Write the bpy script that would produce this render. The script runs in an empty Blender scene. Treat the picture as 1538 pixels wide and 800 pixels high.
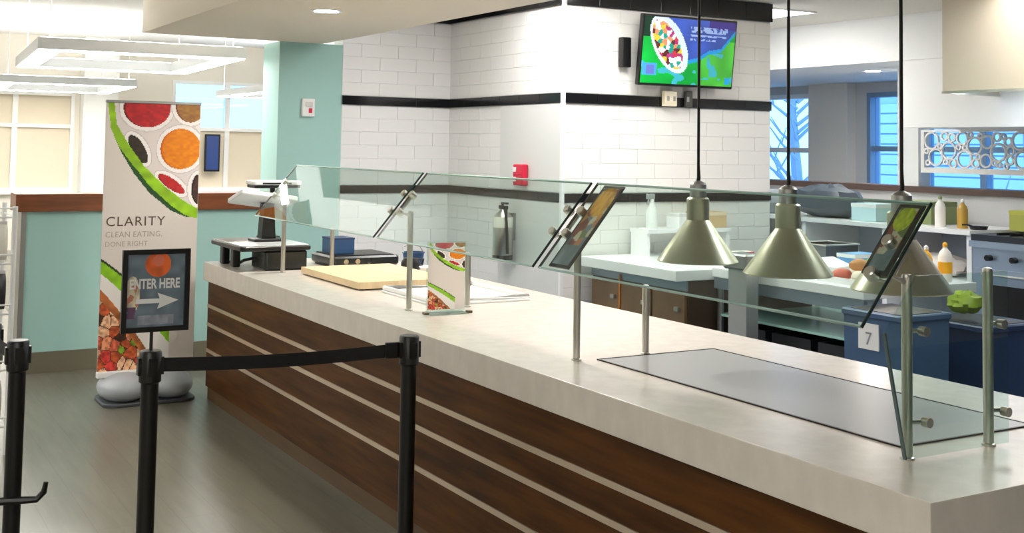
import bpy, bmesh, math, random
import numpy as np
from mathutils import Matrix, Vector
random.seed(7)
S = bpy.context.scene
C = bpy.context.scene.collection
PI = math.pi

# ------------------------------------------------------------------ camera, world, exposure
cam = bpy.data.cameras.new('camera'); cam_o = bpy.data.objects.new('camera', cam); C.objects.link(cam_o)
cam_o.matrix_world = Matrix(((0.864, -0.043, -0.502, 0.0), (-0.503, -0.042, -0.863, 0.0), (0.016, 0.998, -0.058, 1.69), (0, 0, 0, 1)))
_r = np.array([[0.864, 0.043, 0.502], [-0.503, 0.042, 0.863], [0.016, -0.998, 0.058]])
_u, _s, _v = np.linalg.svd(_r); _r = _u @ _v
cam_o.matrix_world = Matrix([[_r[i, 0], -_r[i, 1], -_r[i, 2], (0, 0, 1.69)[i]] for i in range(3)] + [[0, 0, 0, 1]])
cam.sensor_fit = 'HORIZONTAL'; cam.sensor_width = 36.0
cam.lens = 1759.75 / 1538 * 36.0
cam.shift_y = -280.0 / 1538          # the photograph is cropped from the lower part of its frame
cam.clip_start = 0.05; cam.clip_end = 200
S.camera = cam_o
S.view_settings.view_transform = 'Standard'; S.view_settings.look = 'None'
S.view_settings.gamma = 1.0; S.view_settings.use_curve_mapping = False
S.view_settings.exposure = 0.8
W = bpy.data.worlds.new('world'); S.world = W; W.use_nodes = True
_bg = W.node_tree.nodes['Background']; _bg.inputs[0].default_value = (0.46, 0.72, 1.0, 1); _bg.inputs[1].default_value = 1.9

L_PEND, L_DOWN, L_PANEL, L_HOOD, L_HEAT = 13.0, 260.0, 9.2, 9.0, 1.2

# ------------------------------------------------------------------ materials
def srgb(r, g, b):
    f = lambda c: (c / 255 / 12.92) if c / 255 <= 0.04045 else ((c / 255 + 0.055) / 1.055) ** 2.4
    return (f(r), f(g), f(b), 1.0)

MATS = {}
def mat(name, col, rough=0.5, metal=0.0, var=0.0, scale=6.0, stretch=(1, 1, 1), bump=0.0, emit=0.0, spec=0.5, detail=4.0):
    """principled material; var = strength of noise colour variation in object space"""
    if name in MATS: return MATS[name]
    m = bpy.data.materials.new(name); m.use_nodes = True; MATS[name] = m
    nt = m.node_tree; b = nt.nodes['Principled BSDF']
    c = srgb(*col)
    b.inputs['Base Color'].default_value = c
    b.inputs['Roughness'].default_value = rough; b.inputs['Metallic'].default_value = metal
    b.inputs['Specular IOR Level'].default_value = spec
    if var or bump:
        tc = nt.nodes.new('ShaderNodeTexCoord'); mp = nt.nodes.new('ShaderNodeMapping'); no = nt.nodes.new('ShaderNodeTexNoise')
        mp.inputs['Scale'].default_value = stretch; no.inputs['Scale'].default_value = scale; no.inputs['Detail'].default_value = detail
        nt.links.new(tc.outputs['Object'], mp.inputs[0]); nt.links.new(mp.outputs[0], no.inputs['Vector'])
        if var:
            cr = nt.nodes.new('ShaderNodeValToRGB')
            cr.color_ramp.elements[0].position = 0.3; cr.color_ramp.elements[1].position = 0.7
            cr.color_ramp.elements[0].color = tuple(max(0, x * (1 - var)) for x in c[:3]) + (1,)
            cr.color_ramp.elements[1].color = tuple(min(1, x * (1 + var)) for x in c[:3]) + (1,)
            nt.links.new(no.outputs['Fac'], cr.inputs[0]); nt.links.new(cr.outputs[0], b.inputs['Base Color'])
        if bump:
            bp = nt.nodes.new('ShaderNodeBump'); bp.inputs['Strength'].default_value = bump; bp.inputs['Distance'].default_value = 0.01
            nt.links.new(no.outputs['Fac'], bp.inputs['Height']); nt.links.new(bp.outputs[0], b.inputs['Normal'])
    if emit:
        b.inputs['Emission Color'].default_value = c; b.inputs['Emission Strength'].default_value = emit
    return m

def glassmat(name, tint, rough=0.02, ior=1.45):
    if name in MATS: return MATS[name]
    m = bpy.data.materials.new(name); m.use_nodes = True; MATS[name] = m
    nt = m.node_tree; nt.nodes.remove(nt.nodes['Principled BSDF']); out = nt.nodes['Material Output']
    t = nt.nodes.new('ShaderNodeBsdfTransparent'); g = nt.nodes.new('ShaderNodeBsdfGlossy'); mx = nt.nodes.new('ShaderNodeMixShader'); fr = nt.nodes.new('ShaderNodeFresnel')
    t.inputs[0].default_value = srgb(*tint); g.inputs['Roughness'].default_value = rough; fr.inputs['IOR'].default_value = ior
    ge = nt.nodes.new('ShaderNodeNewGeometry'); inv = nt.nodes.new('ShaderNodeMath'); inv.operation = 'SUBTRACT'; inv.inputs[0].default_value = 1.0
    mu = nt.nodes.new('ShaderNodeMath'); mu.operation = 'MULTIPLY'
    nt.links.new(ge.outputs['Backfacing'], inv.inputs[1]); nt.links.new(fr.outputs[0], mu.inputs[0]); nt.links.new(inv.outputs[0], mu.inputs[1])
    nt.links.new(mu.outputs[0], mx.inputs[0]); nt.links.new(t.outputs[0], mx.inputs[1]); nt.links.new(g.outputs[0], mx.inputs[2]); nt.links.new(mx.outputs[0], out.inputs[0])
    return m

def printmat(name, emit=0.0, rough=0.45):
    """flat print: colours stored per face of a fine grid"""
    if name in MATS: return MATS[name]
    m = bpy.data.materials.new(name); m.use_nodes = True; MATS[name] = m
    nt = m.node_tree; b = nt.nodes['Principled BSDF']; a = nt.nodes.new('ShaderNodeAttribute'); a.attribute_name = 'print'
    nt.links.new(a.outputs['Color'], b.inputs['Base Color']); b.inputs['Roughness'].default_value = rough
    if emit:
        nt.links.new(a.outputs['Color'], b.inputs['Emission Color']); b.inputs['Emission Strength'].default_value = emit
    return m

def brickmat(name, c1, c2, cm, w, h, mortar, rough, rot=0.0, streak=0.25):
    if name in MATS: return MATS[name]
    m = bpy.data.materials.new(name); m.use_nodes = True; MATS[name] = m
    nt = m.node_tree; b = nt.nodes['Principled BSDF']; b.inputs['Roughness'].default_value = rough
    tc = nt.nodes.new('ShaderNodeTexCoord'); mp = nt.nodes.new('ShaderNodeMapping'); br = nt.nodes.new('ShaderNodeTexBrick')
    mp.inputs['Rotation'].default_value = (0, 0, rot)
    br.inputs['Scale'].default_value = 1.0; br.inputs['Brick Width'].default_value = w; br.inputs['Row Height'].default_value = h
    br.inputs['Mortar Size'].default_value = mortar; br.inputs['Color1'].default_value = srgb(*c1); br.inputs['Color2'].default_value = srgb(*c2); br.inputs['Mortar'].default_value = srgb(*cm)
    no = nt.nodes.new('ShaderNodeTexNoise'); mp2 = nt.nodes.new('ShaderNodeMapping'); mp2.inputs['Scale'].default_value = (14, 1.2, 1) if rot else (1.2, 14, 1)
    no.inputs['Scale'].default_value = 1.6; no.inputs['Detail'].default_value = 6
    mix = nt.nodes.new('ShaderNodeMix'); mix.data_type = 'RGBA'; mix.blend_type = 'OVERLAY'; mix.inputs[0].default_value = streak
    nt.links.new(tc.outputs['Object'], mp.inputs[0]); nt.links.new(mp.outputs[0], br.inputs['Vector'])
    nt.links.new(tc.outputs['Object'], mp2.inputs[0]); nt.links.new(mp2.outputs[0], no.inputs['Vector'])
    nt.links.new(br.outputs['Color'], mix.inputs[6]); nt.links.new(no.outputs['Fac'], mix.inputs[7]); nt.links.new(mix.outputs[2], b.inputs['Base Color'])
    return m

WHITE = mat('white_paint', (236, 236, 232), 0.7)
CEIL = mat('ceiling_paint', (240, 240, 238), 0.85)
SOFF = mat('soffit_paint', (236, 227, 212), 0.8)
MINT = mat('mint_paint', (165, 205, 200), 0.65)
GREY = mat('grey_paint', (206, 206, 206), 0.7)
CREAM = mat('cream_paint', (232, 226, 214), 0.75)
TILE = mat('white_tile_glaze', (238, 238, 238), 0.22, spec=0.5)
TILEW = mat('warm_white_tile_glaze', (238, 236, 231), 0.22, spec=0.5)
GROUT = mat('grout', (232, 233, 234), 0.8)
BLACKT = mat('black_tile_glaze', (20, 20, 24), 0.12)
STONE = mat('counter_stone', (220, 212, 203), 0.24, var=0.05, scale=16, stretch=(1, 1, 0.5), detail=8, spec=0.5)
WOOD = mat('walnut', (78, 46, 15), 0.45, var=0.55, scale=2.4, stretch=(6, 0.8, 9), bump=0.06, detail=9, spec=0.15)
STRIP = mat('aluminium_strip', (206, 190, 168), 0.35, 0.6)
KICK = mat('toe_kick', (88, 66, 40), 0.5, var=0.2, scale=2, stretch=(4, 1, 6))
CAPW = mat('cap_wood', (124, 70, 38), 0.35, var=0.3, scale=3, stretch=(1, 9, 9))
STEEL = mat('brushed_steel', (200, 198, 190), 0.28, 1.0)
STEELD = mat('satin_steel', (165, 166, 164), 0.4, 1.0)
LAMPM = mat('lamp_aluminium', (196, 192, 172), 0.33, 1.0)
BLACK = mat('black_plastic', (16, 16, 17), 0.35)
BELT = mat('black_webbing', (14, 14, 15), 0.75, bump=0.3, scale=300)
CORD = mat('black_cord', (22, 20, 20), 0.6)
PLATE = mat('hot_plate_glass', (150, 152, 154), 0.3)
GLASS = glassmat('sneeze_glass', (238, 247, 244), ior=1.75)
EDGE = mat('glass_edge', (34, 52, 50), 0.15)
WGLASS = glassmat('window_glass', (222, 238, 250))
LITE = mat('lamp_diffuser', (255, 253, 248), 0.5, emit=1.0)
FRAME = mat('window_frame_white', (240, 240, 238), 0.5)
SHADE = mat('roller_shade', (226, 214, 192), 0.9)
BASEB = mat('rubber_base', (112, 106, 88), 0.6)
PRINT = printmat('flat_print')
WPL = mat('white_plastic', (238, 238, 238), 0.35)
BLUEP = mat('blue_plastic', (48, 84, 128), 0.4)
DBLUE = mat('dark_blue_plastic', (36, 56, 92), 0.4)
RED = mat('red_plastic', (214, 30, 66), 0.35)
CARD = mat('cardboard', (205, 176, 134), 0.8, var=0.1)
LIMEM = mat('lime_plastic', (146, 168, 44), 0.45)
FLOOR = brickmat('vinyl_plank', (104, 102, 90), (112, 109, 97), (96, 94, 83), 1.2, 0.18, 0.002, 0.30, rot=PI / 2, streak=0.35)
KFLOOR = brickmat('quarry_tile', (100, 116, 138), (108, 122, 142), (82, 92, 108), 0.2, 0.2, 0.006, 0.4)

# ------------------------------------------------------------------ mesh helpers
class MB:
    def __init__(s): s.v = []; s.f = []; s.sm = []
    def add(s, vs, fs, smooth=False):
        o = len(s.v); s.v += [tuple(map(float, p)) for p in vs]; s.f += [tuple(i + o for i in f) for f in fs]; s.sm += [smooth] * len(fs); return s
    def box(s, x0, y0, z0, x1, y1, z1):
        return s.add([(x, y, z) for z in (z0, z1) for y in (y0, y1) for x in (x0, x1)],
                     [(0, 2, 3, 1), (4, 5, 7, 6), (0, 1, 5, 4), (2, 6, 7, 3), (0, 4, 6, 2), (1, 3, 7, 5)])
    def rbox(s, x0, y0, z0, x1, y1, z1, r=0.01, seg=3):
        """box with rounded vertical corners and chamfered top/bottom rims"""
        pts = []
        for cx, cy, a0 in ((x1 - r, y1 - r, 0), (x0 + r, y1 - r, 90), (x0 + r, y0 + r, 180), (x1 - r, y0 + r, 270)):
            for k in range(seg + 1):
                a = math.radians(a0 + 90 * k / seg); pts.append((cx, cy, math.cos(a), math.sin(a)))
        n = len(pts); vs = []; e = min(r, (z1 - z0) / 3) * 0.6
        for z, q in ((z0, r - e), (z0 + e, r), (z1 - e, r), (z1, r - e)):
            vs += [(cx + c * q, cy + sn * q, z) for cx, cy, c, sn in pts]
        fs = [tuple(range(n - 1, -1, -1)), tuple(range(3 * n, 4 * n))]
        for k in range(3):
            for i in range(n): fs.append((k * n + i, k * n + (i + 1) % n, (k + 1) * n + (i + 1) % n, (k + 1) * n + i))
        return s.add(vs, fs)
    def lathe(s, prof, n=24, c=(0, 0, 0), smooth=True, axis='z'):
        vs = []; fs = []
        for r, z in prof:
            for k in range(n):
                a = 2 * PI * k / n; p = (r * math.cos(a), r * math.sin(a), z)
                if axis == 'x': p = (p[2], p[0], p[1])
                if axis == 'y': p = (p[1], p[2], p[0])
                vs.append((p[0] + c[0], p[1] + c[1], p[2] + c[2]))
        for j in range(len(prof) - 1):
            for k in range(n): fs.append((j * n + k, j * n + (k + 1) % n, (j + 1) * n + (k + 1) % n, (j + 1) * n + k))
        closed = prof[0] == prof[-1]
        if prof[0][0] > 1e-5 and not closed: fs.append(tuple(range(n - 1, -1, -1)))
        if prof[-1][0] > 1e-5 and not closed: fs.append(tuple(range((len(prof) - 1) * n, len(prof) * n)))
        return s.add(vs, fs, smooth)
    def cyl(s, r, z0, z1, n=16, c=(0, 0, 0), axis='z', r2=None):
        return s.lathe([(r, z0), (r if r2 is None else r2, z1)], n, c, True, axis)
    def tube(s, path, r, n=8, closed=False):
        P = [Vector(p) for p in path]; vs = []; fs = []; N = len(P)
        up = Vector((0, 0, 1)); prev = None
        for i, p in enumerate(P):
            if closed: d = (P[(i + 1) % N] - P[i - 1])
            else: d = (P[min(i + 1, N - 1)] - P[max(i - 1, 0)])
            d.normalize()
            a = (prev - d * prev.dot(d)) if prev is not None else (up.cross(d) if abs(d.z) < 0.95 else Vector((1, 0, 0)).cross(d))
            a.normalize(); prev = a; b = d.cross(a)
            rr = r[i] if isinstance(r, (list, tuple)) else r
            vs += [p + (a * math.cos(2 * PI * k / n) + b * math.sin(2 * PI * k / n)) * rr for k in range(n)]
        for i in range(N if closed else N - 1):
            j = (i + 1) % N
            for k in range(n): fs.append((i * n + k, i * n + (k + 1) % n, j * n + (k + 1) % n, j * n + k))
        if not closed: fs += [tuple(range(n - 1, -1, -1)), tuple(range((N - 1) * n, N * n))]
        return s.add(vs, fs, True)
    def prism(s, poly, t0, t1, axis='y'):
        """polygon (a,b) extruded along axis: axis y -> (a,t,b); x -> (t,a,b); z -> (a,b,t)"""
        n = len(poly); mk = {'y': lambda a, b, t: (a, t, b), 'x': lambda a, b, t: (t, a, b), 'z': lambda a, b, t: (a, b, t)}[axis]
        vs = [mk(a, b, t0) for a, b in poly] + [mk(a, b, t1) for a, b in poly]
        return s.add(vs, [tuple(range(n)), tuple(range(2 * n - 1, n - 1, -1))] + [(i, i + n, (i + 1) % n + n, (i + 1) % n) for i in range(n)])
    def blob(s, c, r, n=12, m=8, jit=0.15, seed=0, flat=0.0):
        rnd = random.Random(seed); vs = []; fs = []
        for j in range(m + 1):
            th = PI * j / m
            for k in range(n):
                a = 2 * PI * k / n; q = 1 + jit * (rnd.random() - 0.5) * (0 if j in (0, m) else 1)
                z = math.cos(th) * r[2] * q
                if flat and z < -r[2] * flat: z = -r[2] * flat
                vs.append((c[0] + math.sin(th) * math.cos(a) * r[0] * q, c[1] + math.sin(th) * math.sin(a) * r[1] * q, c[2] + z))
        for j in range(m):
            for k in range(n): fs.append((j * n + k, (j + 1) * n + k, (j + 1) * n + (k + 1) % n, j * n + (k + 1) % n))
        return s.add(vs, fs, True)
    def xf(s, M):
        s.v = [tuple(M @ Vector(p)) for p in s.v]; return s
    def mesh(s, name, m, bevel=0.0):
        me = bpy.data.meshes.new(name); me.from_pydata(s.v, [], s.f)
        bm = bmesh.new(); bm.from_mesh(me)
        bmesh.ops.remove_doubles(bm, verts=bm.verts, dist=1e-6)
        bmesh.ops.recalc_face_normals(bm, faces=bm.faces)
        if bevel:
            es = [e for e in bm.edges if len(e.link_faces) == 2 and e.calc_face_angle(0) > 0.6]
            bmesh.ops.bevel(bm, geom=es, offset=bevel, segments=2, profile=0.7, affect='EDGES')
        bm.to_mesh(me); bm.free()
        if not bevel and len(me.polygons) == len(s.sm): me.polygons.foreach_set('use_smooth', s.sm)
        elif any(s.sm): me.polygons.foreach_set('use_smooth', [True] * len(me.polygons))
        if any(s.sm):
            try: me.set_sharp_from_angle(angle=math.radians(38))
            except Exception: pass
        me.materials.append(m); return me
    def build(s, name, m, parent=None, loc=(0, 0, 0), bevel=0.0, label=None):
        o = bpy.data.objects.new(name, s.mesh(name, m, bevel)); C.objects.link(o); o.location = loc
        if parent: o.parent = parent
        if label: o['label'] = label
        return o

def tag(o, label=None, cat=None, group=None, kind=None):
    for k, v in (('label', label), ('category', cat), ('group', group), ('kind', kind)):
        if v: o[k] = v
    return o
def thing(name, label, cat, loc=(0, 0, 0), rz=0.0, group=None):
    o = bpy.data.objects.new(name, None); C.objects.link(o); o.empty_display_size = 0.1
    o.location = loc; o.rotation_euler = (0, 0, rz); return tag(o, label, cat, group)
def struct(name, mb, m, label=None, parent=None, cat=None, bevel=0.0):
    o = mb.build(name, m, parent, bevel=bevel)
    if parent is None: tag(o, label, cat, kind='structure')
    return o
def inst(name, me, parent, loc, rot=None, scale=None):
    o = bpy.data.objects.new(name, me); C.objects.link(o); o.parent = parent; o.location = loc
    if rot: o.rotation_euler = rot
    if scale: o.scale = scale
    return o
def copytree(o, parent=None):
    c = o.copy(); C.objects.link(c); c.parent = parent
    for ch in [x for x in bpy.data.objects if x.parent == o]: copytree(ch, c)
    return c

def text_mesh(body, size, m, name, parent, mtx, align='LEFT', extrude=0.0004, bold=0.0, sx=1.0, spacing=1.0):
    cu = bpy.data.curves.new('t', 'FONT'); cu.body = body; cu.size = size; cu.align_x = align; cu.extrude = extrude; cu.offset = bold; cu.resolution_u = 3; cu.space_character = spacing
    o = bpy.data.objects.new('t', cu); C.objects.link(o)
    bpy.context.view_layer.update()
    me = bpy.data.meshes.new_from_object(o.evaluated_get(bpy.context.evaluated_depsgraph_get()))
    bpy.data.objects.remove(o); bpy.data.curves.remove(cu)
    me.name = name; me.transform(Matrix.Diagonal((sx, 1, 1, 1))); me.materials.clear(); me.materials.append(m)
    r = bpy.data.objects.new(name, me); C.objects.link(r); r.parent = parent; r.matrix_local = mtx
    return r

def grid_print(name, w, h, nx, ny, paint, m, parent, mtx, label=None):
    """flat printed sheet, local x 0..w, y 0..h; paint(u,v) -> rgb 0..255 arrays"""
    xs = np.linspace(0, w, nx + 1); ys = np.linspace(0, h, ny + 1)
    X, Y = np.meshgrid(xs, ys); v = np.stack([X.ravel(), Y.ravel(), np.zeros(X.size)], 1)
    i = np.arange(nx * ny); r = i // nx; c = i % nx; a = r * (nx + 1) + c
    f = np.stack([a, a + 1, a + nx + 2, a + nx + 1], 1)
    me = bpy.data.meshes.new(name); me.from_pydata(v.tolist(), [], f.tolist())
    u = (c + 0.5) / nx; vv = (r + 0.5) / ny
    col = np.clip(np.stack(paint(u, vv), 1), 0, 255) / 255.0
    col = np.where(col <= 0.04045, col / 12.92, ((col + 0.055) / 1.055) ** 2.4)
    at = me.color_attributes.new('print', 'FLOAT_COLOR', 'CORNER')
    rgba = np.ones((nx * ny, 4, 4), np.float32); rgba[:, :, :3] = col[:, None, :]
    at.data.foreach_set('color', rgba.ravel())
    me.materials.append(m)
    o = bpy.data.objects.new(name, me); C.objects.link(o); o.parent = parent; o.matrix_local = mtx
    if label: o['label'] = label
    return o
def vnoise(x, y, seed=0):
    """smooth value noise in numpy"""
    xi = np.floor(x).astype(int); yi = np.floor(y).astype(int); fx = x - xi; fy = y - yi
    hsh = lambda a, b: np.modf(np.abs(np.sin(a * 127.1 + b * 311.7 + seed * 74.7) * 43758.5453))[0]
    fx = fx * fx * (3 - 2 * fx); fy = fy * fy * (3 - 2 * fy)
    return (hsh(xi, yi) * (1 - fx) + hsh(xi + 1, yi) * fx) * (1 - fy) + (hsh(xi, yi + 1) * (1 - fx) + hsh(xi + 1, yi + 1) * fx) * fy
def cells(x, y, seed=0):
    """nearest-cell id for chunky food pieces: returns random values and edge distance"""
    best = np.full(x.shape, 9.0); sec = np.full(x.shape, 9.0); idv = np.zeros(x.shape)
    xi = np.floor(x); yi = np.floor(y); h = lambda a, b, k: np.modf(np.abs(np.sin(a * 12.9898 + b * 78.233 + k * 37.7 + seed) * 43758.5453))[0]
    for dx in (-1, 0, 1):
        for dy in (-1, 0, 1):
            a = xi + dx; b = yi + dy; px = a + h(a, b, 1); py = b + h(a, b, 2); d = np.hypot(x - px, y - py); iv = h(a, b, 3)
            upd = d < best; sec = np.where(upd, best, np.minimum(sec, d)); idv = np.where(upd, iv, idv); best = np.where(upd, d, best)
    return idv, sec - best
def layer(rgb, mask, col):
    return tuple(np.where(mask, c, o) for o, c in zip(rgb, col))
def shade(col, n, amt=0.35): return tuple(c * (1 - amt / 2 + amt * n) for c in col)

# face-toward matrices for prints: local x -> right, y -> up, normal z toward viewer
def M_faceY(x, y, z): return Matrix(((1, 0, 0, x), (0, 0, -1, y), (0, 1, 0, z), (0, 0, 0, 1)))     # faces -Y
def M_faceX(x, y, z): return Matrix(((0, 0, -1, x), (-1, 0, 0, y), (0, 1, 0, z), (0, 0, 0, 1)))    # faces -X
# ------------------------------------------------------------------ structure: floors, ceilings, walls
struct('floor', MB().box(-6, -3, -0.1, 3.4, 19.6, 0).box(3.4, 9.3, -0.1, 10.6, 19.6, 0), FLOOR, 'grey-brown vinyl plank floor of the queue lane and dining room', cat='floor')
struct('floor_kitchen', MB().box(3.4, -3, -0.1, 10.6, 9.3, 0), KFLOOR, 'blue-grey tiled kitchen floor behind the counter', cat='floor')
struct('ceiling', MB().box(-6, -3, 3.33, 10.6, 19.6, 3.45), CEIL, 'bright white ceiling over the dining room', cat='ceiling')
struct('ceiling_kitchen', MB().box(3.52, -3, 2.93, 8.2, 9.2, 3.0).box(6.5, 9.2, 2.93, 8.2, 11.8, 3.0), CREAM, 'off-white ceiling over the kitchen', cat='ceiling')
struct('ceiling_soffit', MB().box(2.05, -3, 2.53, 3.52, 9.2, 3.33), SOFF, 'lowered beige soffit above the serving counter', cat='ceiling')
struct('ceiling_window_aisle', MB().box(8.2, -3, 2.52, 10.5, 11.8, 3.33), WHITE, 'lowered white ceiling box along the right-hand windows', cat='ceiling')
struct('wall_left', MB().box(-6.2, -3, 0, -6, 19.6, 3.4), CREAM, 'plain cream wall left of the dining room', cat='wall')
struct('wall_near', MB().box(-6, -3.2, 0, 10.6, -3, 3.4), CREAM, 'plain cream wall behind the queue', cat='wall')

def wall_holes(name, axis, at, t, a0, a1, z1, holes, m, label):
    """wall along axis ('x' or 'y') at position at..at+t with rectangular holes (a,b,za,zb), sorted, not overlapping"""
    mb = MB()
    def put(a, b, za, zb):
        if b - a < 1e-4 or zb - za < 1e-4: return
        mb.box(a, at, za, b, at + t, zb) if axis == 'x' else mb.box(at, a, za, at + t, b, zb)
    cur = a0
    for a, b, za, zb in holes:
        put(cur, a, 0, z1); put(a, b, 0, za); put(a, b, zb, z1); cur = b
    put(cur, a1, 0, z1)
    return struct(name, mb, m, label, cat='wall')

DWIN = [(-1.6, 1.3, 0.9, 2.45), (1.6, 3.34, 0.9, 2.45), (4.86, 7.6, 0.9, 2.72)]
wall_holes('wall_far', 'x', 19.5, 0.2, -6, 10.6, 3.4, DWIN, CREAM, 'cream far wall of the dining room with white-framed windows')
KWIN = [(4.0, 5.6, 0.9, 2.30), (5.75, 7.2, 0.9, 2.30), (7.35, 9.75, 1.15, 2.40), (10.64, 11.75, 1.22, 2.42)]
wall_holes('wall_right', 'y', 10.5, 0.2, -3, 19.6, 3.4, KWIN, GREY, 'grey outside wall with daylight windows behind the kitchen')
struct('wall_back_aisle', MB().box(6.5, 11.8, 0, 10.5, 12.0, 3.4), GREY, 'grey end wall of the window aisle', cat='wall')
struct('trim_1', MB().box(10.36, 9.95, 0, 10.5, 10.58, 2.52), CREAM, 'pale pilaster between the two daylight windows', cat='pilaster')
struct('trim_2', MB().box(3.42, 19.2, 0, 3.95, 19.5, 3.33), WHITE, 'white pillar on the far dining wall between windows', cat='pillar', bevel=0.01)

# dining windows: frame, mullions, panes, shades
def window(name, axis, at, hole, nx, rails, label, shade=None, fm=FRAME, sgn=-1):
    a0, a1, z0, z1 = hole; o = bpy.data.objects.new(name, None); C.objects.link(o); tag(o, label, 'window', kind='structure')
    bx = (lambda mb, a, b, za, zb, d0, d1: mb.box(a, at + d0, za, b, at + d1, zb)) if axis == 'x' else (lambda mb, a, b, za, zb, d0, d1: mb.box(at + d0, a, za, at + d1, b, zb))
    w = 0.055; f = MB()
    bx(f, a0, a0 + w, z0, z1, -0.03, 0.12); bx(f, a1 - w, a1, z0, z1, -0.03, 0.12); bx(f, a0 + w, a1 - w, z0, z0 + w, -0.03, 0.12); bx(f, a0 + w, a1 - w, z1 - w, z1, -0.03, 0.12)
    f.build('window_frame', fm, o)
    xs = [a0 + w + (a1 - a0 - 2 * w) * k / nx for k in range(nx + 1)]; zs = [z0 + w] + list(rails) + [z1 - w]
    for x in xs[1:-1]: bx(MB(), x - 0.04, x + 0.04, z0 + w, z1 - w, -0.01, 0.10).build('mullion', fm, o)
    for i in range(nx):
        lo = xs[i] + (0.04 if i else 0); hi = xs[i + 1] - (0.04 if i < nx - 1 else 0)
        for z in rails: bx(MB(), lo, hi, z - 0.03, z + 0.03, -0.01, 0.10).build('rail', fm, o)
        for j in range(len(zs) - 1):
            za = zs[j] + (0.03 if j else 0); zb = zs[j + 1] - (0.03 if j < len(zs) - 2 else 0)
            bx(MB(), lo, hi, za, zb, 0.055, 0.065).build('pane', WGLASS, o)
        if shade: bx(MB(), lo, hi, shade[0], shade[1], 0.035, 0.04).build('roller_shade', SHADE, o)
    bx(MB(), a0 - 0.03, a1 + 0.03, z0 - 0.04, z0, -0.08, 0.0).build('window_sill', fm, o)
    return o
window('window_1', 'x', 19.5, DWIN[0], 2, (1.90,), 'white-framed dining window at the far left edge with a beige shade', (0.95, 2.40))
window('window_2', 'x', 19.5, DWIN[1], 2, (1.92,), 'white-framed dining window with beige shade left of the tall banner', (0.95, 2.40))
window('window_3', 'x', 19.5, DWIN[2], 3, (1.92,), 'white-framed dining window between banner and mint column, blue daylight in its upper panes', (0.95, 1.89))
BFR = mat('window_frame_blue_grey', (120, 150, 180), 0.4)
window('window_4', 'y', 10.5, KWIN[3], 1, (1.72,), 'daylight window just right of the screen wall showing bare branches')
window('window_5', 'y', 10.5, KWIN[2], 3, (1.75,), 'blue-framed daylight window beside the white pass-through post', fm=BFR)
window('window_6', 'y', 10.5, KWIN[1], 3, (1.75,), 'blue daylight window seen through the circle screen', fm=BFR)
window('window_7', 'y', 10.5, KWIN[0], 3, (1.75,), 'blue daylight window at the right edge behind the hood', fm=BFR)

# outside: bare trees, a sided house, snowy ground
tag(MB().box(10.8, -10, -0.3, 40, 30, -0.2).build('snowy_ground', mat('snow', (225, 236, 248), 0.9)), 'pale snowy ground outside the right-hand windows', 'ground', kind='structure')
def tree(x, y, h, seed, label):
    rnd = random.Random(seed); t = thing('bare_tree', label, 'tree', (x, y, -0.2), group='bare trees outside')
    tr = MB(); br = MB()
    tr.tube([(0, 0, 0), (0.05, 0.03, h * 0.35), (-0.03, 0.08, h * 0.7), (0.04, 0, h)], [0.11, 0.09, 0.06, 0.02], 8)
    for k in range(26):
        z = h * (0.2 + 0.75 * rnd.random()); a = rnd.random() * 2 * PI; l = h * 0.16 + rnd.random() * h * 0.2; dx, dy = math.cos(a), math.sin(a)
        br.tube([(0, 0, z), (dx * l * 0.5, dy * l * 0.5, z + l * 0.4), (dx * l, dy * l, z + l * 0.95)], [0.03, 0.018, 0.006], 5)
        br.tube([(dx * l * 0.5, dy * l * 0.5, z + l * 0.4), (dx * l * 0.6 - dy * l * 0.3, dy * l * 0.6 + dx * l * 0.3, z + l * 0.8)], [0.016, 0.005], 5)
    bk = mat('pale_bark', (170, 186, 204), 0.9); tr.build('trunk', bk, t); br.build('branches', bk, t)
tree(12.6, 13.1, 3.6, 1, 'bare pale tree outside the window beside the screen wall')
tree(13.0, 9.4, 4.2, 2, 'bare pale tree outside the blue-framed window')
hs = thing('neighbour_house', 'pale blue clapboard house outside the right-hand windows', 'house', (18, 4, -0.2))
MB().box(0, 0, 0, 5, 14, 4.0).build('wall', mat('siding', (176, 205, 232), 0.8), hs)
_sl = MB().box(-0.03, 0, 0, 0, 14, 0.17).mesh('siding_board', mat('siding_board', (196, 220, 242), 0.8))
for k in range(14): inst('siding_board', _sl, hs, (-0.01, 0, 0.1 + k * 0.2))
MB().prism([(-0.4, 3.9), (5.4, 3.9), (2.5, 6.2)], -0.3, 14.3, 'y').build('roof', mat('house_roof', (120, 140, 165), 0.9), hs)

# mint half wall with cap and rubber base
hw = tag(bpy.data.objects.new('wall_half', None), 'mint-green half wall with a brown wooden cap behind the banner', 'half wall', kind='structure'); C.objects.link(hw)
MB().box(1.27, 9.2, 0.15, 3.15, 9.42, 1.17).build('wall_panel', MINT, hw)
MB().box(1.235, 9.19, 0.02, 1.27, 9.43, 1.17).build('end_trim', STEELD, hw, label='grey metal end trim')
MB().box(1.19, 9.16, 1.17, 3.15, 9.46, 1.30).build('cap', CAPW, hw, bevel=0.006, label='brown wooden cap')
MB().box(1.26, 9.18, 0.0, 3.15, 9.43, 0.15).build('baseboard', BASEB, hw)
col = tag(bpy.data.objects.new('wall_column', None), 'mint-green column between the half wall and the white tiles', 'column', kind='structure'); C.objects.link(col)
MB().box(3.15, 9.2, 0.15, 3.70, 9.6, 2.53).build('column_shaft', MINT, col)
MB().box(3.14, 9.18, 0.0, 3.70, 9.61, 0.15).build('baseboard', BASEB, col)

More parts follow.
